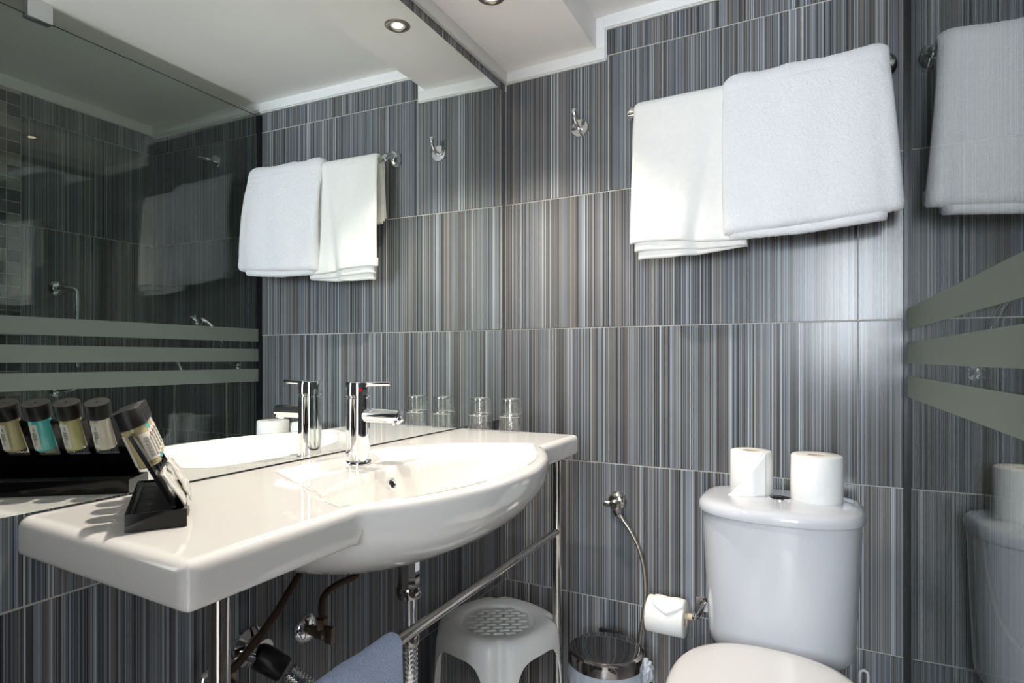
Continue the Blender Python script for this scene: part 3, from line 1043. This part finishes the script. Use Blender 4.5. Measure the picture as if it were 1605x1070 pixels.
# basket-weave strips in the dished centre
wu = Vector((0.86, 0.51, 0)); wv2 = Vector((-0.51, 0.86, 0))
bm = bmesh.new()
add_box(bm, (-0.0128, -0.0048, 0.0), (0.0128, 0.0048, 0.0040), IDV, 0.0018, 2)
for v in bm.verts:
    v.co.z += 0.0065 * (1 - (v.co.x / 0.0128) ** 2) - 0.0040
strip_me = bpy.data.meshes.new('weave_strip')
bmesh.ops.recalc_face_normals(bm, faces=bm.faces[:])
bm.to_mesh(strip_me); bm.free()
strip_me.materials.append(M['stool_weave'])
for f in strip_me.polygons:
    f.use_smooth = True
for r_ in range(-5, 6):
    for c_ in range(-5, 6):
        uu = c_ * 0.0320 + (0.0160 if r_ % 2 else 0)
        vv = r_ * 0.0168
        if math.hypot(uu, vv) > RS * 0.655 - 0.010:
            continue
        o = bpy.data.objects.new('weave_strip', strip_me)
        o.location = wu * uu + wv2 * vv + Vector((SCX, SCY, SH - 0.0105))
        o.rotation_euler = (0, 0, math.atan2(wu.y, wu.x) + 0.12)
        link(o, seat)

# ------------------------------------------------------------------ pedal bin
BX, BY, BZ = 0.402, -0.182, 0.302
bn = thing('pedal_bin', 'small round steel pedal bin with dark mirror-like lid beside the stool', 'bin', (BX, BY, 0))
lathe('bin_body', [(0.088, 0.0), (0.090, 0.004), (0.091, 0.27)], (BX, BY, 0), 'dark_chrome', bn, seg=56)
lathe('lid', [(0.0955, BZ - 0.036), (0.0990, BZ - 0.034), (0.0993, BZ - 0.012), (0.0970, BZ - 0.005), (0.0900, BZ - 0.0005), (0.0870, BZ + 0.0002), (0.055, BZ + 0.0006), (0.0, BZ + 0.0009)], (BX, BY, 0), 'dark_chrome', bn, seg=64, cap1=False)
box('hinge', (BX - 0.055, BY + 0.092, BZ - 0.03), (BX + 0.012, BY + 0.104, BZ + 0.001), 'black_rubber', bn, bevel=0.003)
lathe('pedal', [(0.0, 0), (0.018, 0), (0.018, 0.006), (0.0, 0.008)], (BX + 0.02, BY - 0.112, 0.012), 'black_rubber', bn, axis=(0, 0, 1))
# liner folded over the rim
P = []
for i in range(140):
    a = 2 * PI * i / 140
    row = []
    for k in range(14):
        f = k / 13
        r_ = 0.0935 + 0.006 * math.sin(PI * min(1, f * 1.5)) + 0.0035 * nz3(math.cos(a) * 7, math.sin(a) * 7, f * 4) + 0.002 * math.sin(a * 23 + 3 * nz3(a, f)) * f
        z = BZ - 0.035 - 0.10 * f + 0.008 * nz3(math.cos(a) * 5, math.sin(a) * 5, 9 + f) + (0.004 if f == 0 else 0)
        row.append(Vector((BX + r_ * math.cos(a), BY + r_ * math.sin(a), z)))
    P.append(row)
bag = grid_obj('bin_liner', P, 'bag', bn, closed_u=True)
bm = bmesh.new()
bmesh.ops.create_icosphere(bm, subdivisions=4, radius=1.0)
for v in bm.verts:
    c = v.co.copy()
    d = 1 + 0.45 * nz3(c.x * 2.6, c.y * 2.6, c.z * 2.6) + 0.18 * nz3(c.x * 7, c.y * 7, c.z * 7 + 3)
    v.co = Vector((BX + 0.104, BY + 0.012, BZ - 0.045)) + Vector((c.x * 0.016, c.y * 0.018, c.z * 0.030)) * d
mobj('liner_knot', bm, 'bag', bag, True)

# ------------------------------------------------------------------ toilet supply valve and braided hose
va = thing('toilet_valve', 'round chrome wall valve with braided steel hose beside the toilet', 'valve', (0.372, 0, 0.64))
vo = Vector((0.374, 0, 0.645))
lathe('wall_plate', [(0.0285, 0.0), (0.028, 0.005), (0.022, 0.014), (0.012, 0.018)], vo, 'chrome_dull', va, axis=(0, -1, 0))
lathe('valve_body', [(0.013, 0.0), (0.0135, 0.022), (0.0150, 0.026), (0.0150, 0.040), (0.010, 0.045)], vo + Vector((0.002, 0, -0.004)), 'chrome_dull', va, axis=(0, -1, 0), seg=28)
nax = Vector((0.42, 0.0, -0.9)).normalized()
lathe('nut', [(0.011, 0.0), (0.0125, 0.014), (0.0125, 0.026), (0.0085, 0.030), (0.0060, 0.036)], vo + Vector((0.002, -0.030, -0.008)), 'chrome_dull', va, axis=nax, seg=6, auto=20)
lathe('handle', [(0.0, 0.0), (0.009, 0.0), (0.0095, 0.016), (0.0075, 0.020), (0.0, 0.021)], vo + Vector((-0.012, -0.030, -0.004)), 'chrome_dull', va, axis=(-1, -0.2, 0.1), seg=20)
tube('braided_hose', [(0.386, -0.030, 0.622), (0.399, -0.030, 0.600), (0.424, -0.030, 0.566), (0.448, -0.030, 0.517), (0.461, -0.030, 0.455), (0.463, -0.030, 0.383), (0.456, -0.030, 0.328), (0.447, -0.030, 0.262), (0.447, -0.032, 0.20), (0.49, -0.04, 0.13), (0.56, -0.06, 0.10), (0.66, -0.08, 0.14)], 0.0056, 'braid', va, 14, 10)

# ------------------------------------------------------------------ toilet
TX = 0.8135
def d_ring(ax, yb, yf, z, cy=None, n_=88, pf=2.5, pb=4.5, cx=TX):
    cy = (yb * 0.58 + yf * 0.42) if cy is None else cy
    ring = []
    for i in range(n_):
        a = 2 * PI * i / n_
        c, s = math.cos(a), math.sin(a)
        pw = pf if s < 0 else pb
        x = ax * math.copysign(abs(c) ** (2 / pw), c)
        y = (abs(yf - cy) if s < 0 else abs(yb - cy)) * math.copysign(abs(s) ** (2 / pw), s)
        ring.append(Vector((cx + x, cy + y, z)))
    return ring
def loft(name, rings, mat, parent, cap0=True, cap1=True, auto=None):
    bm = bmesh.new()
    V = [[bm.verts.new(q) for q in r] for r in rings]
    n_ = len(V[0])
    for i in range(len(V) - 1):
        for k in range(n_):
            j = (k + 1) % n_
            bm.faces.new((V[i][k], V[i][j], V[i + 1][j], V[i + 1][k]))
    if cap0:
        bm.faces.new(V[0][::-1])
    if cap1:
        bm.faces.new(V[-1])
    return mobj(name, bm, mat, parent, True, auto)
wc = thing('toilet', 'white close-coupled toilet with closed seat against the striped wall', 'toilet', (TX, -0.35, 0))
rings = []
for z, k, e in [(0.368, 0.80, 0.035), (0.371, 0.88, 0.020), (0.378, 0.945, 0.009), (0.392, 0.985, 0.002), (0.41, 1.0, 0.0)]:
    rings.append(d_ring(0.1605 * k, -0.022, -0.247 + e, z))
for z in (0.45, 0.50, 0.55, 0.60, 0.65, 0.6962):
    f = (z - 0.41) / 0.285
    rings.append(d_ring(0.1605 + 0.0125 * f, -0.022, -0.247 - 0.022 * f, z))
loft('cistern', rings, 'ceramic_wc', wc, auto=60)
LZ = 0.7315
loft('lid_gap_shade', [d_ring(0.166, -0.03, -0.260, 0.6955), d_ring(0.166, -0.03, -0.260, 0.6985)], 'edge_dark', wc)  # dark ring painted in as the shade of the gap under the lid
rings = []
for z, ins in [(0.6975, 0.007), (0.6980, 0.0015), (0.701, 0.0), (0.7125, 0.0), (0.7195, 0.003), (0.7250, 0.009), (0.7285, 0.019), (0.7303, 0.034), (0.7312, 0.060), (LZ, 0.10)]:
    rings.append(d_ring(0.1785 - ins, -0.016 - ins * 0.5, -0.279 + ins, z, cy=-0.14))
lid = loft('cistern_lid', rings, 'ceramic_wc', wc, auto=60)
bt = lathe('flush_button', [(0.026, -0.002), (0.026, 0.0022), (0.0245, 0.0036), (0.0225, 0.0026), (0.0, 0.0030)], (0.8165, -0.150, LZ), 'chrome', lid, seg=40, cap1=False)
bm = bmesh.new()
bp_ = [Vector((0.8165 + 0.019 * t_, -0.150 + 0.0085 * math.sin(t_ * 3.0), LZ + 0.0036)) for t_ in [k / 10 - 1 for k in range(21)]]
add_tube(bm, bp_, 0.0012, 8)
for sx in (-1, 1):
    add_tube(bm, [Vector((0.8165 + sx * 0.009 + 0.006 * math.cos(q), -0.150 - sx * 0.004 + 0.006 * math.sin(q), LZ + 0.0034)) for q in [2 * PI * k / 14 for k in range(15)]], 0.0007, 6)
mobj('button_emblem', bm, 'edge_dark', bt, True)['kind'] = 'stuff'
# seat lid: rounded egg, slightly domed
def egg(z, ins, dome=0.0, n_=80):
    ring = []
    for i in range(n_):
        a = 2 * PI * i / n_
        c, s = math.cos(a), math.sin(a)
        yb, yf, cy = -0.288, -0.735, -0.475
        if s >= 0:
            x = (0.177 - ins) * math.copysign(abs(c) ** (2 / 2.5), c); y = cy + (yb - cy - ins) * abs(s) ** (2 / 2.5)
        else:
            x = (0.177 - ins) * c; y = cy + (cy - yf - ins) * s
        ring.append(Vector((TX + x, y, z)))
    return ring
loft('seat_ring', [egg(0.402, 0.006), egg(0.405, 0.001), egg(0.414, 0.0), egg(0.419, 0.004)], 'seat_plastic', wc, auto=60)
loft('seat_lid', [egg(0.4195, 0.006), egg(0.422, 0.0015), egg(0.428, 0.0), egg(0.434, 0.002), egg(0.4405, 0.009), egg(0.4450, 0.022), egg(0.4480, 0.048), egg(0.4495, 0.09), egg(0.4500, 0.14)], 'seat_plastic', wc, auto=60)
for sx in (-0.075, 0.075):
    box('hinge', (TX + sx - 0.018, -0.292, 0.403), (TX + sx + 0.018, -0.272, 0.424), 'seat_plastic', wc, bevel=0.005)
def pan(z, k, yb, yf):
    cy = -0.42
    ring = []
    for i in range(72):
        a = 2 * PI * i / 72
        c, s = math.cos(a), math.sin(a)
        yy = cy + (yb - cy if s > 0 else cy - yf) * math.copysign(abs(s) ** (0.6 if s > 0 else 0.95), s)
        ring.append(Vector((TX + (0.176 - 0.085 * sstep(-0.44, -0.27, yy)) * k * math.copysign(abs(c) ** 0.9, c), yy, z)))
    return ring
loft('pan', [pan(0.0, 0.60, -0.10, -0.58), pan(0.03, 0.57, -0.10, -0.57), pan(0.16, 0.56, -0.09, -0.56), pan(0.26, 0.74, -0.06, -0.63), pan(0.33, 0.92, -0.04, -0.69), pan(0.368, 0.99, -0.03, -0.72), pan(0.40, 1.0, -0.03, -0.725)], 'ceramic_wc', wc, auto=60)

# toilet paper on the cistern
def paper_roll(loc, r, h, label, seed, flap=False):
    t = thing('toilet_roll', label, 'toilet roll', loc, 'toilet rolls on the cistern')
    loc = Vector(loc)
    prof_ = [(0.0195, 0.0), (r - 0.002, 0.0), (r, 0.002), (r * 1.0, h * 0.5), (r * 0.985, h - 0.002), (r - 0.003, h), (0.0195, h), (0.0195, 0.0)]
    bm = bmesh.new()
    add_lathe(bm, prof_, loc, (0, 0, 1), 56, False, False, lambda a, k: 1 + (0.012 * math.sin(2 * a + seed) + 0.006 * math.sin(5 * a + seed * 2) if k in (1, 2, 3, 4, 5) else 0))
    mobj('roll', bm, 'paper', t, True, 50)
    lathe('core_tube', [(0.0190, 0.001), (0.0190, h - 0.001), (0.0176, h - 0.001), (0.0176, 0.001)], loc, 'core', t, cap0=False, cap1=False)
    if flap:
        # loose end folded into a corner that sticks out at the lower left
        cdir = math.atan2(CAM_POS.y - loc.y, CAM_POS.x - loc.x)
        P = []
        for i in range(17):
            fu = i / 16
            row = []
            for j in range(17):
                fv = j / 16
                a = cdir - 0.85 + 1.55 * fu + 0.10 * (1 - fv) * (1 - fu)
                lo_ = 0.0
                hi_ = h * (0.03 + 0.97 * fu)
                z = lo_ + hi_ * fv
                out = r * 1.022 + 0.0012 + 0.026 * (1 - fu) ** 1.7 * (1 - fv * 0.7) + 0.0012 * math.sin(fu * 14)
                row.append(loc + Vector((math.cos(a) * out, math.sin(a) * out, z + 0.0006)))
            P.append(row)
        # image-left is the side with the larger angle seen from the camera reversed
        P = [[loc + Matrix.Rotation(0, 3, 'Z') @ (q - loc) for q in row] for row in P]
        fl = grid_obj('loose_sheet', P, 'paper', t)
        so = fl.modifiers.new('thickness', 'SOLIDIFY'); so.thickness = 0.0008
    return t
paper_roll((0.749, -0.105, LZ - 0.0005), 0.0485, 0.1035, 'white toilet roll with loose folded sheet on the cistern lid', 0.3, True)
paper_roll((0.893, -0.118, LZ - 0.0015), 0.0560, 0.106, 'plain wide toilet roll on the cistern lid nearest the shower glass', 1.7)

# toilet brush with loop handle
tb = thing('toilet_brush', 'white toilet brush with loop handle between toilet and shower glass', 'brush', (0.992, -0.13, 0))
lathe('brush_pot', [(0.040, 0.0), (0.043, 0.004), (0.040, 0.12), (0.022, 0.135), (0.012, 0.14)], (0.992, -0.13, 0), 'seat_plastic', tb)
tube('brush_stem', [(0.992, -0.13, 0.13), (0.992, -0.13, 0.22), (0.992, -0.13, 0.31)], 0.006, 'seat_plastic', tb)
bm = bmesh.new()
hx = 0.988
lp = [(hx - 0.008, -0.135, 0.31), (hx - 0.008, -0.135, 0.352), (hx - 0.0065, -0.135, 0.361), (hx, -0.135, 0.3645), (hx + 0.0065, -0.135, 0.361), (hx + 0.008, -0.135, 0.352), (hx + 0.008, -0.135, 0.31), (hx + 0.0055, -0.135, 0.303), (hx, -0.135, 0.300), (hx - 0.0055, -0.135, 0.303), (hx - 0.008, -0.135, 0.31)]
add_tube(bm, lp, 0.0032, 10)
mobj('loop_handle', bm, 'seat_plastic', tb, True)

# ------------------------------------------------------------------ toilet roll holder
hx0, hx1, hy, hz_ = 0.487, 0.586, -0.082, 0.374
th = thing('paper_holder', 'chrome toilet paper holder arm on the wall beside the cistern', 'holder', (0.615, 0, 0.385))
box('wall_plate', (0.598, -0.008, 0.372), (0.642, 0.0, 0.412), 'chrome', th, bevel=0.003)
tube('arm', [(0.618, -0.004, 0.392), (0.618, -0.05, 0.390), (0.613, -0.078, 0.384), (0.606, -0.083, 0.384)], 0.006, 'chrome', th, 12, 6)
tube('spindle', [(0.607, -0.083, 0.384), (0.55, -0.083, 0.384), (0.487, -0.083, 0.384)], 0.0084, 'core', th, 18)
lathe('end_cap', [(0.0, 0.0), (0.012, 0.0), (0.0125, 0.005), (0.0, 0.006)], (0.604, -0.083, 0.384), 'chrome', th, axis=(1, 0, 0), seg=24)
hr = thing('hanging_roll', 'toilet roll with folded point hanging on the wall holder', 'toilet roll', (0.536, hy, hz_))
R2 = 0.0465
rc = Vector((hx0, hy, hz_))
bm = bmesh.new()
add_lathe(bm, [(0.0205, 0.0), (R2 - 0.002, 0.0), (R2, 0.002), (R2 * 1.01, 0.05), (R2, hx1 - hx0 - 0.002), (R2 - 0.002, hx1 - hx0), (0.0205, hx1 - hx0), (0.0205, 0.0)], rc, (1, 0, 0), 56, False, False, lambda a, k: 1 + (0.01 * math.sin(3 * a) if k in (1, 2, 3, 4, 5) else 0))
mobj('roll', bm, 'paper', hr, True, 50)
lathe('core_tube', [(0.0200, 0.001), (0.0200, hx1 - hx0 - 0.001), (0.0188, hx1 - hx0 - 0.001), (0.0188, 0.001)], rc, 'core', hr, axis=(1, 0, 0), cap0=False, cap1=False)
def on_roll(x, a, dr):    # a measured from straight up, towards the room
    r_ = R2 * 1.012 + dr
    return Vector((x, hy - math.sin(a) * r_, hz_ + math.cos(a) * r_))
P = []
for i in range(15):
    fu = i / 14
    row = []
    for j in range(11):
        fv = j / 10
        tipa = 0.62 + 0.50 * (1 - abs(2 * fu - 1)) ** 0.8
        row.append(on_roll(hx0 + 0.017 + 0.080 * fu, -0.5 + (tipa + 0.5) * fv, 0.0022 + 0.0035 * fv * fv + 0.001 * math.sin(fu * 11)))
    P.append(row)
fl = grid_obj('folded_sheet', P, 'paper', hr)
so = fl.modifiers.new('thickness', 'SOLIDIFY'); so.thickness = 0.001

# ------------------------------------------------------------------ hooks
def robe_hook(x, z, label, ang=0.0):
    o = Vector((x, 0, z))
    t = thing('robe_hook', label, 'hook', o)
    lathe('wall_plate', [(0.0280, 0.0), (0.0280, 0.004), (0.0255, 0.009), (0.0, 0.0105)], o, 'chrome', t, axis=(0, -1, 0), seg=40, cap1=False)
    pts_ = [(0, -0.006, 0), (0, -0.022, 0.0), (0.0, -0.038, 0.006), (0.0, -0.049, 0.022), (0.0, -0.050, 0.042)]
    pts_ = [o + Matrix.Rotation(ang, 3, 'Y') @ Vector(q) for q in pts_]
    bm = bmesh.new()
    pc = catmull(pts_, 8)
    add_tube(bm, pc, 0.006, 16, True, lambda f, i: 0.0062 + 0.0022 * sstep(0.62, 1, f) if f < 0.995 else 0.006)
    mobj('peg', bm, 'chrome', t, True, 50)
    return t
robe_hook(0.258, 1.752, 'small round chrome hook on the striped wall near the mirror')
robe_hook(1.33, 1.872, 'small round chrome hook inside the shower', 1.4)

# ------------------------------------------------------------------ towel rail and towels
RY, RZ = -0.072, 1.735
rl = thing('towel_rail', 'chrome wall towel rail under the white towels', 'towel rail', (0.74, 0, RZ))
tube('bar', [(0.428, RY, RZ), (0.74, RY, RZ), (1.045, RY, RZ)], 0.0075, 'chrome', rl, 18)
for x in (0.436, 1.040):
    bm = bmesh.new()
    add_lathe(bm, [(0.023, 0.0), (0.023, 0.006), (0.021, 0.016), (0.016, 0.028), (0.0, 0.034)], (x, 0, RZ + 0.022), (0, -1, 0), 32, True, False)
    for v in bm.verts:
        v.co.z = RZ + 0.022 + (v.co.z - RZ - 0.022) * 1.35
    br_ = mobj('bracket', bm, 'chrome', rl, True, 50)
    bm = bmesh.new()
    add_tube(bm, catmull([(x, -0.012, RZ + 0.026), (x, -0.035, RZ + 0.024), (x, -0.060, RZ + 0.014), (x, RY - 0.002, RZ)], 8), 0.010, 16, True, lambda f, i: 0.0150 - 0.005 * f)
    mobj('bracket_arm', bm, 'chrome', br_, True, 50)

def drape(name, mat, parent, x0, x1, ri, zf, zb, flare, thick, seed, nx=110, fuzz=0.0007, front=None, top_bump=None, edge_l=None, edge_r=None, subd=0, corner=0.02, roll=0.004, side=0.010):
    """sheet hung over the bar: back hem, over the top, front hem"""
    P = []
    for i in range(nx + 1):
        fu = i / nx
        row = []
        xb = x0 + (x1 - x0) * fu
        zF, zB = zf(fu), zb(fu)
        dxl, dxr = fu * (x1 - x0), (1 - fu) * (x1 - x0)
        q_ = max(0.0, 1 - min(dxl, dxr) / corner)
        rie = ri * (1 - 0.42 * (1 - math.sqrt(max(0.0, 1 - q_ * q_))))
        tb_ = 0 if top_bump is None else top_bump(fu)
        path = []
        for k in range(26):
            path.append((RY + ri * 0.85, zB + (RZ - zB) * k / 26, -1, (26 - k) / 26))
        for k in range(14):
            a = PI * k / 13
            path.append((RY + (ri * 0.85 if a < PI / 2 else rie) * math.cos(a), RZ + (rie + tb_) * math.sin(a), 0, 0))
        for k in range(1, 71):
            path.append((RY - ri + (ri - rie) * (1 - sstep(0, 0.25, k / 70)), RZ + (zF + roll - RZ) * k / 70, 1, k / 70))
        for k in range(1, 9):
            a = PI * k / 8
            path.append((RY - ri + roll * (1 - math.cos(a)), zF + roll - roll * math.sin(a), 1, 1.0))
        for k in range(1, 4):
            path.append((RY - ri + 2 * roll, zF + roll + 0.008 * k, 1, 1.0))
        for (y, z, sd, dq) in path:
            ex = 0
            if sd == 1:
                y -= flare * dq ** 1.3
                if front:
                    y -= front(fu, dq)
                if edge_l:
                    ex += edge_l(dq) * (1 - fu)
                if edge_r:
                    ex += edge_r(dq) * fu
            elif sd == -1:
                y = min(y + 0.012 * dq, -0.006 - thick)
            y += 0.0022 * nz3(xb * 9 + seed, z * 9, sd) + fuzz * nz3(xb * 330, z * 330, seed)
            zz = z + fuzz * 1.2 * nz3(xb * 260, z * 260, seed + 5)
            # round off the side edges
            er = min(fu, 1 - fu) * (x1 - x0)
            if sd == 1:
                qe = max(0.0, 1 - er / 0.018)
                y += side * (1 - math.sqrt(max(0.0, 1 - qe * qe))) * (0.25 + 0.75 * dq)
            row.append(Vector((xb + ex, y, zz)))
        P.append(row)
    o = grid_obj(name, P, mat, parent)
    so = o.modifiers.new('thickness', 'SOLIDIFY'); so.thickness = thick; so.offset = 0
    if subd:
        sm = o.modifiers.new('smooth', 'SUBSURF'); sm.levels = subd; sm.render_levels = subd
    return o

ht = thing('hand_towel', 'thin folded white hand towel on the rail, partly under the bath towel', 'towel', (0.57, RY, 1.33))
def fold_front(fu, dq):
    c = 0.62 - 0.18 * dq
    return 0.009 * math.exp(-((fu - c) / 0.10) ** 2) * dq - 0.008 * math.exp(-((fu - c - 0.13) / 0.06) ** 2) * dq + 0.004 * math.exp(-((fu - 0.08) / 0.10) ** 2) * dq
drape('outer_fold', 'flat_towel', ht, 0.449, 0.742, 0.024, lambda f: 1.372 - 0.012 * f + 0.004 * math.sin(f * 6), lambda f: 1.545, 0.014, 0.004, 1.0, fuzz=0.0003, front=fold_front, edge_l=lambda d: -0.006 * d)
drape('middle_fold', 'flat_towel', ht, 0.452, 0.738, 0.018, lambda f: 1.348 - 0.002 * f + 0.003 * math.sin(f * 5 + 1), lambda f: 1.535, 0.012, 0.004, 3.0, fuzz=0.0003, front=fold_front, edge_l=lambda d: 0.002 * d)
drape('inner_fold', 'flat_towel', ht, 0.456, 0.738, 0.0125, lambda f: 1.327 + 0.014 * f + 0.003 * math.sin(f * 5 + 2), lambda f: 1.525, 0.010, 0.004, 6.0, fuzz=0.0003, front=fold_front, edge_l=lambda d: 0.006 * d)

bt_ = thing('bath_towel', 'thick fluffy white bath towel hung over the right part of the rail', 'towel', (0.86, RY, 1.36))
def big_front(fu, dq):
    return 0.010 * math.sin(PI * min(1, dq * 1.1)) + 0.004 * math.exp(-((fu - 0.25 - 0.1 * dq) / 0.06) ** 2) * dq - 0.006 * math.exp(-((fu - 0.93) / 0.05) ** 2) * dq + 0.005 * math.exp(-((fu - 0.55 + 0.15 * dq) / 0.12) ** 2)
def big_top(fu):
    return 0.006 * math.sin(fu * 17) * 0.4 + 0.004 * sstep(0.0, 0.06, fu) + 0.006 * sstep(0.82, 0.95, fu) + 0.003 * nz3(fu * 11, 2.0)
drape('outer_fold', 'terry', bt_, 0.684, 1.036, 0.034, lambda f: 1.372 + 0.004 * math.sin(f * 4) + 0.026 * f ** 2.2, lambda f: 1.42, 0.026, 0.013, 11.0, nx=130, fuzz=0.0022, front=big_front, top_bump=big_top, edge_l=lambda d: 0.004 * d, edge_r=lambda d: 0.026 * d, subd=1, corner=0.03, roll=0.013, side=0.024)
drape('inner_fold', 'terry', bt_, 0.700, 1.020, 0.020, lambda f: 1.360 + 0.030 * max(0, f - 0.45) ** 1.2, lambda f: 1.43, 0.030, 0.010, 17.0, nx=110, fuzz=0.0016, edge_r=lambda d: 0.012 * d, subd=1, corner=0.03, roll=0.010, side=0.02)

# ------------------------------------------------------------------ shower screen
scr = thing('shower_screen', 'fixed glass shower screen with three frosted stripes', 'shower screen', L(0.46, GX, 0))
GT = 0.006
bm = bmesh.new()
add_box(bm, (GS0 + 0.006, GX, 0.02), (PIER, GX + GT, 2.016), LV)
for f in bm.faces:
    nrm = f.normal
    f.normal_update()
    if abs(f.normal.dot(EN)) < 0.5:
        f.material_index = 1
pane = mobj('glass_pane', bm, ['screen_glass', 'green_edge'], scr)
for z0, z1 in ((1.127, 1.177), (1.049, 1.098), (0.971, 1.020)):
    box('frosted_stripe', (GS0 + 0.0135, GX - 0.0006, z0), (PIER - 0.002, GX - 0.0001, z1), 'frost', pane, T=LV)
box('wall_channel', (GS0 + 0.0005, GX - 0.0072, 0.02), (GS0 + 0.013, GX + GT + 0.003, 2.018), 'edge_dark', scr, T=LV)
box('ceiling_clip', (0.766, GX - 0.012, 2.008), (0.828, GX + GT + 0.012, CEIL), 'alu', scr, T=LV, bevel=0.002)

# ------------------------------------------------------------------ shower fittings
gb = thing('grab_bar', 'vertical chrome grab bar with curved ends on the far shower wall', 'grab bar', L(0.42, FX, 0.93))
def F(s, o, z):
    return L(FS0 + s, FX - o, z)
bar_p = [F(0.375, 0.004, 1.330), F(0.368, 0.035, 1.330), F(0.345, 0.060, 1.322), F(0.340, 0.066, 1.290), F(0.340, 0.066, 1.13), F(0.340, 0.066, 0.985), F(0.345, 0.060, 0.950), F(0.368, 0.035, 0.940), F(0.375, 0.004, 0.940)]
tube('bar', bar_p, 0.0115, 'chrome', gb, 18, 8)
for z in (1.330, 0.940):
    lathe('flange', [(0.030, 0.0), (0.030, 0.004), (0.024, 0.012), (0.012, 0.016)], F(0.375, 0.0, z), 'chrome', gb, axis=-EN)

mx_ = thing('shower_mixer', 'chrome wall mixer with hand shower and flexible hose in the shower', 'shower mixer', (1.42, 0, 0.99))
tube('mixer_body', [(1.33, -0.055, 0.985), (1.42, -0.055, 0.985), (1.53, -0.055, 0.985)], 0.022, 'chrome', mx_, 24)
for x in (1.36, 1.50):
    lathe('flange', [(0.030, 0.0), (0.029, 0.005), (0.018, 0.012), (0.014, 0.05)], (x, 0, 0.985), 'chrome', mx_, axis=(0, -1, 0))
tube('lever', [(1.452, -0.062, 1.0), (1.452, -0.075, 1.03), (1.452, -0.09, 1.062)], 0.009, 'chrome', mx_, 14)
tube('hose', [(1.50, -0.06, 0.965), (1.505, -0.062, 0.90), (1.49, -0.065, 0.70), (1.43, -0.065, 0.50), (1.33, -0.06, 0.42), (1.245, -0.055, 0.50), (1.215, -0.05, 0.70), (1.213, -0.05, 0.90), (1.213, -0.05, 0.985)], 0.007, 'braid', mx_, 12, 10)
lathe('holder', [(0.020, 0.0), (0.019, 0.006), (0.010, 0.012), (0.010, 0.045), (0.015, 0.048), (0.015, 0.062), (0.0, 0.066)], (1.213, 0, 1.028), 'chrome', mx_, axis=(0, -1, 0))
tube('handset', [(1.213, -0.05, 0.985), (1.214, -0.052, 1.03), (1.224, -0.058, 1.10), (1.245, -0.072, 1.165), (1.268, -0.095, 1.205), (1.285, -0.118, 1.214)], 0.010, 'chrome', mx_, 16, 8, rfun=lambda f, i: 0.0095 + 0.003 * math.sin(PI * f))
lathe('spray_head', [(0.012, -0.014), (0.026, -0.004), (0.031, 0.006), (0.030, 0.012), (0.0, 0.013)], (1.288, -0.122, 1.213), 'chrome', mx_, axis=(0.55, -0.45, -0.7), seg=32, cap1=False)
